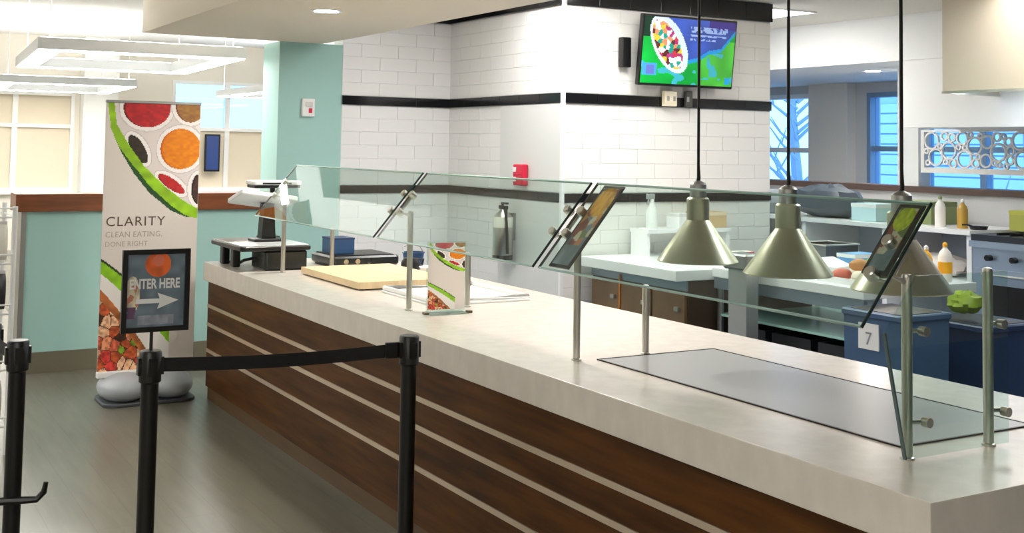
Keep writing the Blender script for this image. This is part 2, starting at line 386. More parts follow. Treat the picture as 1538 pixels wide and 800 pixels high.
# tiled walls: a smooth grout core with every tile proud of it
def tiled_wall(name, core, axis, at, a0, a1, tl, label, m, skip=None):
    """axis 'x': faces -Y, runs along x; axis 'y': faces -X, runs along y. zones split by black bands"""
    o = core.build(name, GROUT); tag(o, label, 'wall', kind='structure')
    g = 0.0012; d = 0.005; cache = {}
    def piece(nm, a, b, za, zb, mm, dep):
        key = (nm, round(b - a, 4), round(zb - za, 4))
        if key not in cache:
            w = b - a; h = zb - za; e = 0.0015
            q = MB(); ring = [(0, 0, 0), (0, dep - e, 0), (e, dep, e)]
            vs = []
            for ins, dp, _ in ring:
                for (s, t) in ((0, 0), (1, 0), (1, 1), (0, 1)):
                    u = (ins if not s else w - ins); v = (ins if not t else h - ins)
                    vs.append((u, -dp, v) if axis == 'x' else (-dp, u, v))
            fs = [(8, 9, 10, 11)] + [(j * 4 + i, j * 4 + (i + 1) % 4, (j + 1) * 4 + (i + 1) % 4, (j + 1) * 4 + i) for j in range(2) for i in range(4)]
            cache[key] = q.add(vs, fs).mesh(nm, mm)
        inst(nm, cache[key], o, (a, at, za) if axis == 'x' else (at, a, za))
    zones = [(0.56, 1.29, 7), (1.36, 2.03, 6), (2.11, 2.768, 6)]
    for z0, z1, n in zones:
        h = (z1 - z0) / n
        for r in range(n):
            off = (tl / 2 if r % 2 else 0); a = a0
            first = tl - off if off else tl
            while a < a1 - 0.01:
                b = min(a1, a + (first if a == a0 else tl))
                sk = skip and a >= skip[0] - 0.02 and b <= skip[1] + 0.02 and z1 <= skip[2]
                cut = b
                if skip and not sk and z1 <= skip[2] and a < skip[1] and b > skip[1]: # tile straddling the panel edge
                    piece('wall_tile', skip[1] + g, b - g, z0 + r * h + g, z0 + (r + 1) * h - g, m, d)
                elif not sk: piece('wall_tile', a + g, b - g, z0 + r * h + g, z0 + (r + 1) * h - g, m, d)
                a = b
    for z0, z1, dep in ((1.29, 1.36, 0.022), (2.03, 2.11, 0.024), (2.768, 2.925, 0.035)):
        n = max(1, round((a1 - a0) / 0.3)); w = (a1 - a0) / n
        for k in range(n): piece('black_rail_tile', a0 + k * w + 0.001, a0 + (k + 1) * w - 0.001, z0 + 0.003, z1 - 0.003, BLACKT, dep)
    return o
tiled_wall('wall_tile_back', MB().box(3.70, 9.2, 0, 4.72, 9.4, 3.33), 'x', 9.2, 3.70, 4.72, 0.34, 'white tiled wall beside the mint column with black tile bands', TILE)
wb = tiled_wall('wall_tile_side', MB().box(4.72, 7.36, 0, 4.80, 9.4, 3.33), 'y', 4.72, 7.35, 9.2, 0.37, 'white tiled side wall with black bands and a smooth grey panel', TILE, skip=(7.35, 8.26, 2.04))
MB().box(4.700, 7.352, 1.365, 4.72, 8.26, 2.028).build('corner_panel', mat('smooth_panel', (214, 216, 216), 0.3), wb, label='smooth light grey wall panel')
MB().box(4.700, 7.352, 0.3, 4.72, 8.26, 1.288).build('corner_panel', MATS['smooth_panel'], wb)
tiled_wall('wall_tile_screen', MB().box(4.722, 7.35, 0, 6.76, 11.8, 3.33), 'x', 7.35, 4.72, 6.76, 0.34, 'white tiled wall carrying the television, with black tile bands', TILEW)
MB().box(4.695, 7.325, 0.3, 4.722, 7.352, 2.82).build('corner_trim', mat('corner_guard', (236, 236, 236), 0.3), wb)

# low wall and pass-through partition behind the kitchen line
lw = tag(bpy.data.objects.new('wall_low', None), 'low grey wall with brown ledge behind the back counter', 'half wall', kind='structure'); C.objects.link(lw)
MB().box(9.0, 3.0, 0, 9.15, 11.8, 1.33).build('wall_panel', GREY, lw)
MB().box(8.95, 3.0, 1.33, 9.22, 11.8, 1.39).build('ledge', mat('brown_ledge', (96, 78, 70), 0.4), lw, bevel=0.005)
pw = tag(bpy.data.objects.new('wall_pass_through', None), 'white bulkhead with end post above the circle screen', 'bulkhead', kind='structure'); C.objects.link(pw)
MB().box(8.205, 3.0, 1.925, 9.14, 7.25, 2.519).build('bulkhead', WHITE, pw)
MB().box(8.98, 7.72, 1.39, 9.14, 7.97, 2.519).build('end_post', WHITE, pw)
# ------------------------------------------------------------------ serving counter
XF, XB, YN, YF, ZC = 2.20, 3.43, 1.86, 7.84, 0.90
wt = MB().box(XF, YN, 0.78, XB, YF, ZC).build('worktop', STONE, bevel=0.004)
tag(wt, 'long pale stone worktop with a thick front edge on the serving counter', 'worktop')
cb = thing('serving_counter', 'dark walnut counter front with three pale metal strips', 'counter', (XF, YN, 0))
bx0, bx1 = 0.030, XB - XF - 0.02; L = YF - YN
MB().box(bx0 + 0.03, 0.03, 0.02, bx1, L - 0.03, 0.779).build('carcass', mat('carcass_dark', (50, 34, 22), 0.6), cb)
zs = [0.085, 0.310, 0.332, 0.480, 0.502, 0.602, 0.624, 0.779]
for i in range(0, 8, 2):
    MB().box(bx0, 0.02, zs[i] + 0.001, bx0 + 0.03, L - 0.02, zs[i + 1] - 0.001).build('board', WOOD, cb)
    MB().box(bx0, 0.0, zs[i] + 0.001, bx1, 0.02, zs[i + 1] - 0.001).build('end_board', WOOD, cb)
for i in range(1, 7, 2):
    MB().box(bx0 - 0.004, 0.02, zs[i], bx0 + 0.03, L - 0.02, zs[i + 1]).build('metal_strip', STRIP, cb)
    MB().box(bx0 - 0.004, -0.004, zs[i], bx1, 0.02, zs[i + 1]).build('metal_strip', STRIP, cb)
MB().box(bx0 + 0.012, 0.012, 0.0, bx1 - 0.03, L - 0.03, 0.085).build('toe_kick', KICK, cb)

hp = thing('hot_plate', 'flush grey glass warming plate let into the near end of the worktop', 'hot plate', (2.54, 2.25, ZC))
MB().box(0, 0, 0.0, 0.55, 1.43, 0.003).build('glass_surface', PLATE, hp)
q = MB(); q.box(-0.008, -0.008, 0.0, 0, 1.438, 0.0045).box(0.55, -0.008, 0.0, 0.558, 1.438, 0.0045).box(0, -0.008, 0.0, 0.55, 0, 0.0045).box(0, 1.43, 0.0, 0.55, 1.438, 0.0045)
q.build('trim_frame', mat('dark_trim', (44, 38, 34), 0.3, 0.8), hp)

# ------------------------------------------------------------------ sneeze guard
sg = thing('sneeze_guard', 'long slanted glass sneeze guard on steel posts along the worktop', 'sneeze guard', (0, 0, ZC))
PB, PT = (2.27, 0.353), (2.53, 0.662)          # bottom and top of the slanted glass (x, z above worktop)
ux, uz = PT[0] - PB[0], PT[1] - PB[1]; ul = math.hypot(ux, uz); ux /= ul; uz /= ul; nx_, nz_ = -uz, ux
def pane_pt(s, off=0.0): return (PB[0] + ux * ul * s + nx_ * off, PB[1] + uz * ul * s + nz_ * off)
def pane_poly(s0, s1, o0, o1): return [pane_pt(s0, o0), pane_pt(s1, o0), pane_pt(s1, o1), pane_pt(s0, o1)]
EDGE2 = mat('polished_glass_edge', (150, 184, 178), 0.2)
for y0, y1 in ((5.20, 7.00), (3.73, 5.16), (2.13, 3.69)):
    p = MB().prism(pane_poly(0.012, 0.988, -0.004, 0.004), y0 + 0.004, y1 - 0.004, 'y').build('glass_pane', GLASS, sg)
    for ye in (y0, y1 - 0.004): MB().prism(pane_poly(0, 1, -0.004, 0.004), ye, ye + 0.004, 'y').build('glass_edge', EDGE, p)
    for s in (0, 0.988): MB().prism(pane_poly(s, s + 0.012, -0.004, 0.004), y0 + 0.004, y1 - 0.004, 'y').build('glass_edge', EDGE2, p)
def post(x, y, h):
    m = MB(); m.cyl(0.014, 0.001, h, 16, (x, y, 0)).lathe([(0.019, 0.0), (0.019, 0.006), (0.014, 0.009)], 16, (x, y, 0))
    m.lathe([(0.014, h), (0.012, h + 0.006), (0.0, h + 0.009)], 16, (x, y, 0))
    return m.build('post', STEEL, sg)
for y, hr in ((7.0, 0.26), (5.18, 0.26), (3.71, 0.26), (2.15, 0.475)):
    fp = post(2.455, y, 0.47); post(2.775, y, hr)
    for s in (0.40, 0.66):                       # glass clamps: a standoff and two pucks each side
        for dy in (-0.045, 0.045):
            if (y > 6.9 and dy > 0) or (y < 2.2 and dy < 0): continue
            c = pane_pt(s); k = MB(); Mx = Matrix.Translation((c[0], y + dy, c[1])) @ Matrix(((ux, 0, nx_), (0, 1, 0), (uz, 0, nz_))).to_4x4()
            k.lathe([(0.016, -0.018), (0.018, -0.014), (0.018, 0.012), (0.014, 0.016)], 14).xf(Mx)
            k.build('clamp', STEEL, sg)
    a = pane_pt(0.40, -0.02); b = pane_pt(0.66, -0.02)
    MB().tube([(a[0], y - 0.04 if y > 2.2 else y, a[1]), (a[0], y + 0.04 if y < 6.9 else y, a[1])], 0.007, 8).build('clamp_bar', STEEL, sg)
    MB().tube([(2.455, y, 0.455), (a[0] + 0.01, y, a[1] + 0.01), (b[0], y, b[1])], 0.009, 8).build('bracket', STEEL, sg)
ep = MB().prism([(2.42, 0.01), (2.345, 0.335), (2.46, 0.475), (2.82, 0.475), (2.82, 0.01)], 2.120, 2.128, 'y').build('end_panel', GLASS, sg)
ed = MB(); ed.prism([(2.414, 0.01), (2.339, 0.335), (2.345, 0.335), (2.42, 0.01)], 2.1195, 2.1285, 'y'); ed.build('glass_edge', mat('glass_edge_mid', (84, 104, 104), 0.2), ep)
for x, z in ((2.50, 0.095), (2.815, 0.092), (2.49, 0.33), (2.80, 0.33)):
    k = MB(); k.cyl(0.013, -0.010, 0.012, 12, (x, 2.124, z), 'y'); k.build('clamp', STEEL, sg)
for z in (0.095, 0.33):
    for x in (2.455, 2.775):
        MB().tube([(x, 2.15, z), (x + 0.04, 2.135, z)], 0.006, 6).build('clamp_arm', STEEL, sg)

# framed menu placards hung under the slanted glass
def food_paint(seed, top, mid):
    def f(u, v):
        rgb = tuple(np.full(u.shape, c, float) for c in mid)
        i, e = cells(u * 4, v * 9, seed); pal = [(226, 150, 60), (200, 120, 80), (120, 130, 150), (110, 120, 60), (150, 60, 50), (220, 200, 180)]
        for k, c in enumerate(pal): rgb = layer(rgb, (i * len(pal)).astype(int) == k, c)
        m = ((u - 0.5) / 0.5) ** 2 + ((v - 0.82) / 0.2) ** 2 < 1
        rgb = layer(rgb, m, shade(top, vnoise(u * 8, v * 14, seed)))
        rgb = layer(rgb, v < 0.25, shade((128, 136, 150), vnoise(u * 5, v * 9, 3)))
        return rgb
    return f
def placard(y0, y1, s0, s1, seed, top, mid, label):
    o = thing('menu_placard', label, 'placard', (0, 0, ZC), group='menu placards on the sneeze guard')
    off = -0.012
    MB().prism(pane_poly(s0, s1, off - 0.006, off), y0, y1, 'y').build('backing', BLACK, o)
    p0 = pane_pt(s0 + 0.03, off + 0.0012)
    b = 0.012; w = y1 - y0 - 2 * b; h = ul * (s1 - s0 - 0.06)
    # local x -> -Y (left to right as seen by guests), local y -> up along the glass, normal -> outward
    mt = Matrix(((0, ux, nx_, p0[0]), (-1, 0, 0, y1 - b), (0, uz, nz_, p0[1]), (0, 0, 0, 1)))
    grid_print('printed_sheet', w, h, 24, 60, food_paint(seed, top, mid), PRINT, o, mt)
placard(3.53, 3.66, 0.06, 1.0, 3, (244, 160, 20), (150, 140, 140), 'narrow framed food placard with an orange dish under the middle glass pane')
placard(2.16, 2.245, 0.42, 1.0, 9, (196, 200, 30), (140, 110, 110), 'narrow black-framed placard with a yellow-green dish at the near end of the glass')

# ------------------------------------------------------------------ heat lamps
def heat_lamp(y, label):
    o = thing('heat_lamp', label, 'heat lamp', (2.81, y, 1.28), group='heat lamps above the hot plate')
    prof = [(0.147, 0.0), (0.150, 0.004), (0.146, 0.010), (0.042, 0.155), (0.038, 0.155), (0.140, 0.012), (0.143, 0.002), (0.147, 0.0)]
    MB().lathe(prof, 40).build('lamp_shade', LAMPM, o)
    MB().lathe([(0.040, 0.150), (0.042, 0.156), (0.042, 0.232), (0.036, 0.238), (0.0, 0.238)], 24).build('socket_housing', LAMPM, o)
    MB().lathe([(0.031, 0.238), (0.031, 0.286), (0.026, 0.292), (0.010, 0.300), (0.0, 0.300)], 20).build('end_cap', STEELD, o)
    MB().lathe([(0.0, 0.035), (0.03, 0.042), (0.044, 0.07), (0.036, 0.105), (0.02, 0.13), (0.02, 0.15)], 16).build('bulb', mat('warm_bulb', (255, 196, 120), 0.4, emit=L_HEAT), o)
    MB().tube([(0, 0, 0.298), (0.003, 0, 0.31), (0.001, 0, 0.36), (0, 0, 1.235)], [0.008, 0.007, 0.0055, 0.0055], 8).build('cord', CORD, o)
    MB().lathe([(0.05, 1.235), (0.05, 1.246), (0.03, 1.2499)], 20).build('ceiling_rose', BLACK, o)
for y, l in ((3.44, 'aluminium cone heat lamp farthest along the hot plate, before the television wall'),
             (2.965, 'middle aluminium cone heat lamp above the hot plate'),
             (2.48, 'nearest aluminium cone heat lamp, beside the near end of the glass')): heat_lamp(y, l)

# ------------------------------------------------------------------ queue barriers
def stanchion(x, y, label):
    o = thing('stanchion', label, 'barrier post', (x, y, 0), group='belt barrier posts')
    MB().lathe([(0.0, 0.0), (0.18, 0.0), (0.18, 0.012), (0.15, 0.022), (0.05, 0.034), (0.035, 0.05), (0.0, 0.05)], 32).build('base', BLACK, o)
    MB().cyl(0.030, 0.045, 0.87, 24).build('post', BLACK, o)
    MB().lathe([(0.030, 0.855), (0.038, 0.862), (0.038, 0.962), (0.034, 0.968), (0.0, 0.970)], 24).build('belt_head', BLACK, o)
    for a in (0, PI / 2, PI, -PI / 2):
        MB().box(0.034, -0.014, 0.885, 0.044, 0.014, 0.945).xf(Matrix.Rotation(a, 4, 'Z')).build('belt_slot', BLACK, o)
    return o
P1, P2, P3, P4 = (1.0, 4.19), (1.954, 4.113), (0.625, 4.60), (0.585, 5.05)
stanchion(*P2, 'black belt barrier post standing close to the walnut counter front')
stanchion(*P1, 'black belt barrier post carrying the enter sign')
s3 = stanchion(*P3, 'black belt barrier post in front of the half wall end, left edge')
stanchion(*P4, 'black belt barrier post at the left edge beside the wire rack')
def belt(a, b, name_label):
    A, B = Vector((*a, 0)), Vector((*b, 0)); d = (B - A); L_ = d.length; d.normalize()
    o = thing('barrier_belt', name_label, 'belt', (a[0], a[1], 0), math.atan2(d.y, d.x)); m = MB()
    n = 16; x0, x1 = 0.046, L_ - 0.046
    prev = None; vs = []; fs = []
    for k in range(n + 1):
        t = k / n; x = x0 + (x1 - x0) * t; sag = -0.012 * math.sin(PI * t)
        vs += [(x, -0.0015, 0.892 + sag), (x, -0.0015, 0.940 + sag), (x, 0.0015, 0.940 + sag), (x, 0.0015, 0.892 + sag)]
    for k in range(n):
        for i in range(4): fs.append((k * 4 + i, k * 4 + (i + 1) % 4, k * 4 + 4 + (i + 1) % 4, k * 4 + 4 + i))
    fs += [(3, 2, 1, 0), tuple(n * 4 + i for i in range(4))]
    m.add(vs, fs); m.build('webbing', BELT, o)
    MB().rbox(x1 - 0.05, -0.008, 0.886, x1 + 0.001, 0.008, 0.946, 0.004).build('end_clip', BLACK, o)
belt(P1, P2, 'black belt stretched between the sign post and the post by the counter')
belt(P3, P4, 'short black belt between the two posts at the left edge')
k = MB(); k.tube([(-0.22, 0.05, 0.40), (0.02, -0.036, 0.405), (0.075, -0.05, 0.405), (0.098, -0.055, 0.43), (0.104, -0.056, 0.465)], [0.014, 0.014, 0.012, 0.011, 0.008], 8)
k.build('low_hook_arm', BLACK, s3, label='low black arm with an upturned hook')

# enter sign on the barrier post
es = thing('enter_sign', 'black-framed ENTER HERE sign with a white arrow on the barrier post', 'sign', (P1[0], P1[1], 0.970))
MB().cyl(0.006, 0.0, 0.070, 10).build('stem', BLACK, es)
sw, sh, sz = 0.232, 0.285, 0.062
f = MB(); fx = -sw / 2 + 0.01
for b in ((0, 0, sw, 0.017), (0, sh - 0.017, sw, sh), (0, 0.017, 0.017, sh - 0.017), (sw - 0.017, 0.017, sw, sh - 0.017)): f.box(fx + b[0], -0.010, sz + b[1], fx + b[2], 0.008, sz + b[3])
f.build('frame', BLACK, es)
MB().box(fx + 0.017, 0.0, sz + 0.017, fx + sw - 0.017, 0.006, sz + sh - 0.017).build('backing', BLACK, es)
def sign_paint(u, v):
    n = vnoise(u * 7, v * 9, 2)
    rgb = shade((112, 128, 142), n, 0.25)
    m = ((u - 0.10) / 0.13) ** 2 + ((v - 0.45) / 0.25) ** 2 < 1
    i, e = cells(u * 14, v * 14, 5); rgb = layer(rgb, m, shade((216, 206, 180), vnoise(u * 14, v * 10, 5), 0.3))
    rgb = layer(rgb, m & (i > 0.86), (200, 130, 110)); rgb = layer(rgb, (u < 0.2) & (v < 0.28) & (v > 0.12) & (i > 0.5), (110, 80, 110))
    r = np.hypot((u - 0.53), (v - 0.86) * 1.27)
    rgb = layer(rgb, r < 0.225, shade((240, 112, 54), vnoise(u * 9, v * 9, 8), 0.25)); rgb = layer(rgb, np.hypot(u - 0.53, (v - 0.91) * 1.27) < 0.10, (240, 130, 100))
    rgb = layer(rgb, (v > 0.03) & (v < 0.16) & (u > 0.2) & (u < 0.82), shade((150, 154, 168), vnoise(u * 20, v * 12, 4), 0.3))
    return rgb
grid_print('printed_sheet', sw - 0.034, sh - 0.034, 80, 100, sign_paint, PRINT, es, M_faceY(fx + 0.017, -0.0005, sz + 0.017))
TXW = mat('white_ink', (240, 240, 240), 0.5)
text_mesh('ENTER HERE', 0.047, TXW, 'lettering', es, M_faceY(fx + 0.025, -0.0012, sz + 0.150), bold=0.0014, sx=0.66)
MB().prism([(0.05, 0.098), (0.130, 0.098), (0.122, 0.078), (0.195, 0.106), (0.122, 0.134), (0.130, 0.114), (0.05, 0.114)], -0.0016, -0.0007, 'y').build('arrow', TXW, es, (fx, 0, sz))

# ------------------------------------------------------------------ tall banner with base
bn = thing('banner_stand', 'tall white roll-up banner printed with plates of food and brown lettering', 'banner', (1.56, 7.98, 0))
BW, BH, BZ = 0.63, 1.755, 0.195
bs = MB()
for sx, ex in ((0.03, 0.305), (0.325, 0.60)):    # two bulging water-filled lobes
    prof = []
    n = 20
    cx = (sx + ex) / 2; rx = (ex - sx) / 2 + 0.02
    bs.blob((cx, 0.0, 0.095), (rx, 0.22, 0.10), 20, 12, 0.0, 1, 0.75)
bs.build('weighted_base', mat('grey_base_plastic', (172, 178, 186), 0.4), bn)
MB().rbox(0.02, -0.205, 0.0, 0.61, 0.205, 0.022, 0.09, 6).build('base_foot', mat('dark_grey_plastic', (70, 74, 80), 0.5), bn)
MB().rbox(0.0, -0.03, BZ - 0.035, BW, 0.02, BZ + 0.004, 0.008).build('bottom_rail', WPL, bn)
MB().rbox(0.0, -0.008, BZ + BH - 0.004, BW, 0.012, BZ + BH + 0.014, 0.005).build('top_rail', STEELD, bn)
MB().tube([(BW / 2, 0.03, 0.02), (BW / 2, 0.022, BZ + BH)], 0.009, 8).build('support_pole', STEELD, bn)
MB().box(0.004, 0.0, BZ, BW - 0.004, 0.003, BZ + BH).build('banner_sheet', mat('banner_white', (228, 220, 213), 0.5), bn)
def banner_paint(u, v):
    x = u * 0.60; y = (1 - v) * 1.75
    rgb = tuple(np.full(u.shape, c, float) for c in (226, 217, 210))
    yo = np.interp(x, [0, .012, .03, .097, .185, .285, .425, .52, .60], [-.05, .02, .17, .32, .468, .594, .712, .755, .765])
    yi = np.interp(x, [0, .050, .066, .145, .245, .385, .51, .60], [-.2, 0, .14, .275, .415, .553, .65, .70])
    inside = y < yo
    n = vnoise(x * 60, y * 60, 1); n2 = vnoise(x * 25, y * 25, 2)
    rgb = layer(rgb, inside, (238, 232, 228))
    rgb = layer(rgb, inside & (y > yi), shade((150, 200, 30), n2, 0.25))
    rgb = layer(rgb, inside & (y > yo - np.interp(x, [0, .06, .2, .42, .56], [0, .0, .05, .035, 0])), (34, 80, 36))
    pl = inside & (y < yi)
    def ell(cx, cy, rx, ry, a=0.0):
        ca, sa = math.cos(a), math.sin(a); dx = x - cx; dy = y - cy
        return ((dx * ca + dy * sa) / rx) ** 2 + ((-dx * sa + dy * ca) / ry) ** 2
    rgb = layer(rgb, pl & (ell(.33, .33, .30, .42, -0.5) < 1) , (226, 216, 214))
    for cx, cy, rx, ry, a, c, c2 in ((.255, .030, .150, .130, 0, (208, 32, 40), (110, 18, 22)), (.535, .005, .10, .115, 0, (176, 130, 60), (120, 60, 40)),
                                     (.478, .300, .132, .136, 0, (240, 146, 12), (206, 96, 10)), (.205, .305, .105, .042, 1.05, (62, 50, 36), (30, 26, 22)),
                                     (.425, .535, .105, .034, .62, (206, 40, 40), (150, 20, 30)), (.60, .57, .045, .10, 0, (84, 50, 40), (30, 20, 20))):
        e = ell(cx, cy, rx, ry, a); eo = ell(cx, cy, rx + .024, ry + .024, a); es_ = ell(cx, cy, rx + .030, ry + .030, a)
        rgb = layer(rgb, pl & (es_ < 1), (206, 196, 196)); rgb = layer(rgb, pl & (eo < 1), (246, 240, 238))
        t = vnoise(x * 45 + cx * 9, y * 70, 7); rgb = layer(rgb, pl & (e < 1), tuple(p * t + q_ * (1 - t) for p, q_ in zip(c, tuple((a_ + b_) / 2 for a_, b_ in zip(c, c2)))))
        rgb = layer(rgb, pl & (e < 1) & (ell(cx + .012, cy + .0, rx, ry, a) > 1), c2)
    # lower plate
    g0 = 1.03 + .74 * x + .5 * x * x; g1 = 1.115 + .86 * x + .5 * x * x; w1 = 1.215 + 1.1 * x + .9 * x * x
    edge = x < .44
    rgb = layer(rgb, edge & (y > g0 - .012) & (y < g0 + .02), (40, 60, 30)); rgb = layer(rgb, edge & (y > g0 + .006) & (y < g1), shade((140, 196, 36), n2, 0.2))
    rgb = layer(rgb, edge & (y > g1) & (y < w1), (240, 236, 232))
    i, e = cells(x * 17, y * 15, 4); pal = [(214, 66, 58), (236, 150, 110), (246, 190, 150), (130, 170, 50), (70, 44, 30), (226, 110, 80), (240, 214, 180), (196, 90, 50)]
    food = edge & (y > w1)
    for k, c in enumerate(pal): rgb = layer(rgb, food & ((i * len(pal)).astype(int) == k), shade(c, n, 0.5))
    rgb = layer(rgb, food & (e < .07), (92, 50, 34))
    rgb = layer(rgb, food & (y < w1 + .07), shade((178, 104, 56), n2, 0.6))
    return rgb
grid_print('printed_front', BW - 0.012, BH - 0.004, 110, 300, banner_paint, PRINT, bn, M_faceY(0.006, -0.0015, BZ + 0.002))
INK = mat('brown_ink', (104, 86, 78), 0.6); INK2 = mat('pale_ink', (190, 178, 170), 0.6)
text_mesh('CLARITY', 0.088, INK, 'lettering', bn, M_faceY(0.025, -0.003, BZ + BH - 0.812), sx=1.02, spacing=1.12)
for t, z, s in (('CLEAN EATING,', 0.885, 0.052), ('DONE RIGHT', 0.945, 0.046)):
    text_mesh(t, s, INK2, 'lettering', bn, M_faceY(0.025, -0.003, BZ + BH - z), sx=0.95, spacing=1.05)
# ------------------------------------------------------------------ television on the tiled wall
tv = thing('television', 'wall television showing a plate of food on green and blue', 'television', (5.76, 7.335, 2.19))
tilt = Matrix.Translation((0, -0.085, 0.0)) @ Matrix.Rotation(math.radians(7), 4, 'X')
tw, th = 0.93, 0.545
def tv_paint(u, v):
    y = 1 - v
    rgb = shade((14, 168, 60), vnoise(u * 6, v * 5, 1), 0.25)
    rgb = layer(rgb, (u > 0.64) & (y > 0.30), shade((74, 184, 60), vnoise(u * 8, v * 6, 2), 0.25))
    bl = np.interp(u, [0.0, .30, .46, .60, .72, .85, 1.0], [0, .30, .64, .58, .46, .42, .12])
    rgb = layer(rgb, (y < bl + 0.06) & (u > .5), (30, 150, 220)); rgb = layer(rgb, y < bl, shade((52, 82, 176), vnoise(u * 5, v * 5, 4), 0.35))
    rgb = layer(rgb, (y < 0.12) & (u > .7), (54, 40, 140)); rgb = layer(rgb, (u < .12) & (y < .3), (16, 50, 34))
    rgb = layer(rgb, (y > .5) & (vnoise(u * 14, v * 10, 9) > .78), (60, 170, 190))
    a = 0.95; dx = (u - .28) * 1.7; dy = (y - .40); p = (dx * math.cos(a) + dy * math.sin(a)) / .50; q_ = (-dx * math.sin(a) + dy * math.cos(a)) / .27
    e = p * p + q_ * q_; rgb = layer(rgb, e < 1, (206, 222, 240))
    i, ed = cells(u * 24, y * 15, 6); pal = [(196, 50, 70), (226, 190, 60), (230, 226, 240), (170, 50, 120), (90, 40, 40), (240, 236, 240), (232, 140, 100), (30, 150, 130)]
    fd = ((p + .02) / .86) ** 2 + ((q_ - .10) / .72) ** 2 < 1
    for k, c in enumerate(pal): rgb = layer(rgb, fd & ((i * len(pal)).astype(int) == k), c)
    rgb = layer(rgb, (u > .01) & (u < .16) & (y > .70) & (y < .88), (70, 150, 220)); rgb = layer(rgb, (u > .05) & (u < .14) & (y > .72) & (y < .86), (96, 110, 190))
    for k, (y0, y1, u1) in enumerate(((.11, .19, .92), (.22, .26, .90), (.285, .325, .78))):
        rgb = layer(rgb, (y > y0) & (y < y1) & (u > .50) & (u < u1) & (vnoise(u * 60, v * 40, 11 + k) > .34), (150, 178, 228))
    rgb = layer(rgb, (u > .92) & (u < .97) & (y > .86) & (y < .97), (40, 160, 225))
    return rgb
MB().rbox(-tw / 2, -0.045, 0, tw / 2, 0.0, th, 0.008).xf(tilt).build('casing', BLACK, tv)
grid_print('screen', tw - 0.03, th - 0.036, 110, 66, tv_paint, printmat('lit_screen', 0.2, 0.25), tv, tilt @ M_faceY(-tw / 2 + 0.015, -0.0465, 0.020))
MB().box(-0.20, -0.025, 0.12, 0.20, -0.002, 0.42).build('wall_plate', BLACK, tv)
for x in (-0.12, 0.12): MB().tube([(x, -0.02, 0.36), (x, -0.115, 0.36)], 0.014, 8).build('mount_arm', BLACK, tv)
MB().rbox(-0.56, -0.06, 0.13, -0.475, -0.002, 0.36, 0.01).build('side_speaker', BLACK, tv)
def gadget(name, lab, cat, x, w, d, h, z, m, n=2):
    o = thing(name, lab, cat, (x, 7.324, z)); MB().rbox(-w / 2, -d, 0, w / 2, -0.002, h, 0.008).build('body', m, o)
    for k in range(n): MB().rbox(-w / 4 + k * w / 2 - 0.012, -d - 0.003, h * 0.35, -w / 4 + k * w / 2 + 0.012, -d + 0.002, h * 0.65, 0.003).build('socket_plate', STEELD, o)
gadget('outlet_box', 'cream power outlet box under the television', 'outlet', 5.67, 0.12, 0.05, 0.12, 2.035, mat('cream_plastic', (232, 222, 196), 0.4))
gadget('cable_box', 'small dark cable box on the black band under the television', 'outlet', 5.86, 0.065, 0.04, 0.13, 2.03, mat('charcoal_plastic', (70, 70, 66), 0.4), 1)

# ------------------------------------------------------------------ ceiling lights
PEND = mat('pendant_glow', (255, 252, 246), 0.5, emit=L_PEND); PENDF = mat('pendant_white', (225, 228, 230), 0.4)
def pendant(x0, y0, label, z=2.40, rz=0.0):
    w, l, b, h = 1.64, 2.60, 0.19, 0.10
    o = thing('pendant_light', label, 'pendant light', (x0, y0, z), rz, group='square ring pendant lights')
    bars = ((0, 0, w, b), (0, l - b, w, l), (0, b, b, l - b), (w - b, b, w, l - b))
    for a in bars:
        p = MB().box(a[0], a[1], 0.006, a[2], a[3], h).build('ring_bar', PENDF, o)
        ins = 0.012; MB().box(a[0] + ins, a[1] + (ins if a[1] in (0, l - b) else 0), 0, a[2] - ins, a[3] - (ins if a[3] in (b, l) else 0), 0.006).build('diffuser', PEND, p)
        MB().box(a[0] + 0.03, a[1] + 0.03, h, a[2] - 0.03, a[3] - 0.03, h + 0.004).build('added_uplight', PEND, p)  # glowing top face, added to wash the ceiling with light
    for x, y in ((b / 2, b / 2), (w - b / 2, b / 2), (b / 2, l - b / 2), (w - b / 2, l - b / 2)): MB().cyl(0.004, h, 3.33 - z, 6, (x, y, 0)).build('hanger', FRAME, o)
pendant(1.38, 9.75, 'white rectangular ring pendant nearest above the half wall', rz=-0.065)
pendant(1.80, 15.7, 'white rectangular ring pendant farther back at the left, above the windows', rz=-0.06)
pendant(5.1, 15.2, 'white rectangular ring pendant beside the mint column, mostly hidden')
pendant(-2.4, 9.75, 'white rectangular ring pendant over the left dining area, out of view')
pendant(-3.0, 5.6, 'added ring pendant left of the queue lane, out of view, brightening banner and half wall')  # unseen pendant added to brighten the banner and half wall
pendant(-2.2, -1.6, 'added ring pendant behind the queue lane, out of view, lighting the enter sign')  # extra pendant out of view, put in to light the enter sign
pendant(-2.4, 15.7, 'white rectangular ring pendant at the far left dining area, out of view')

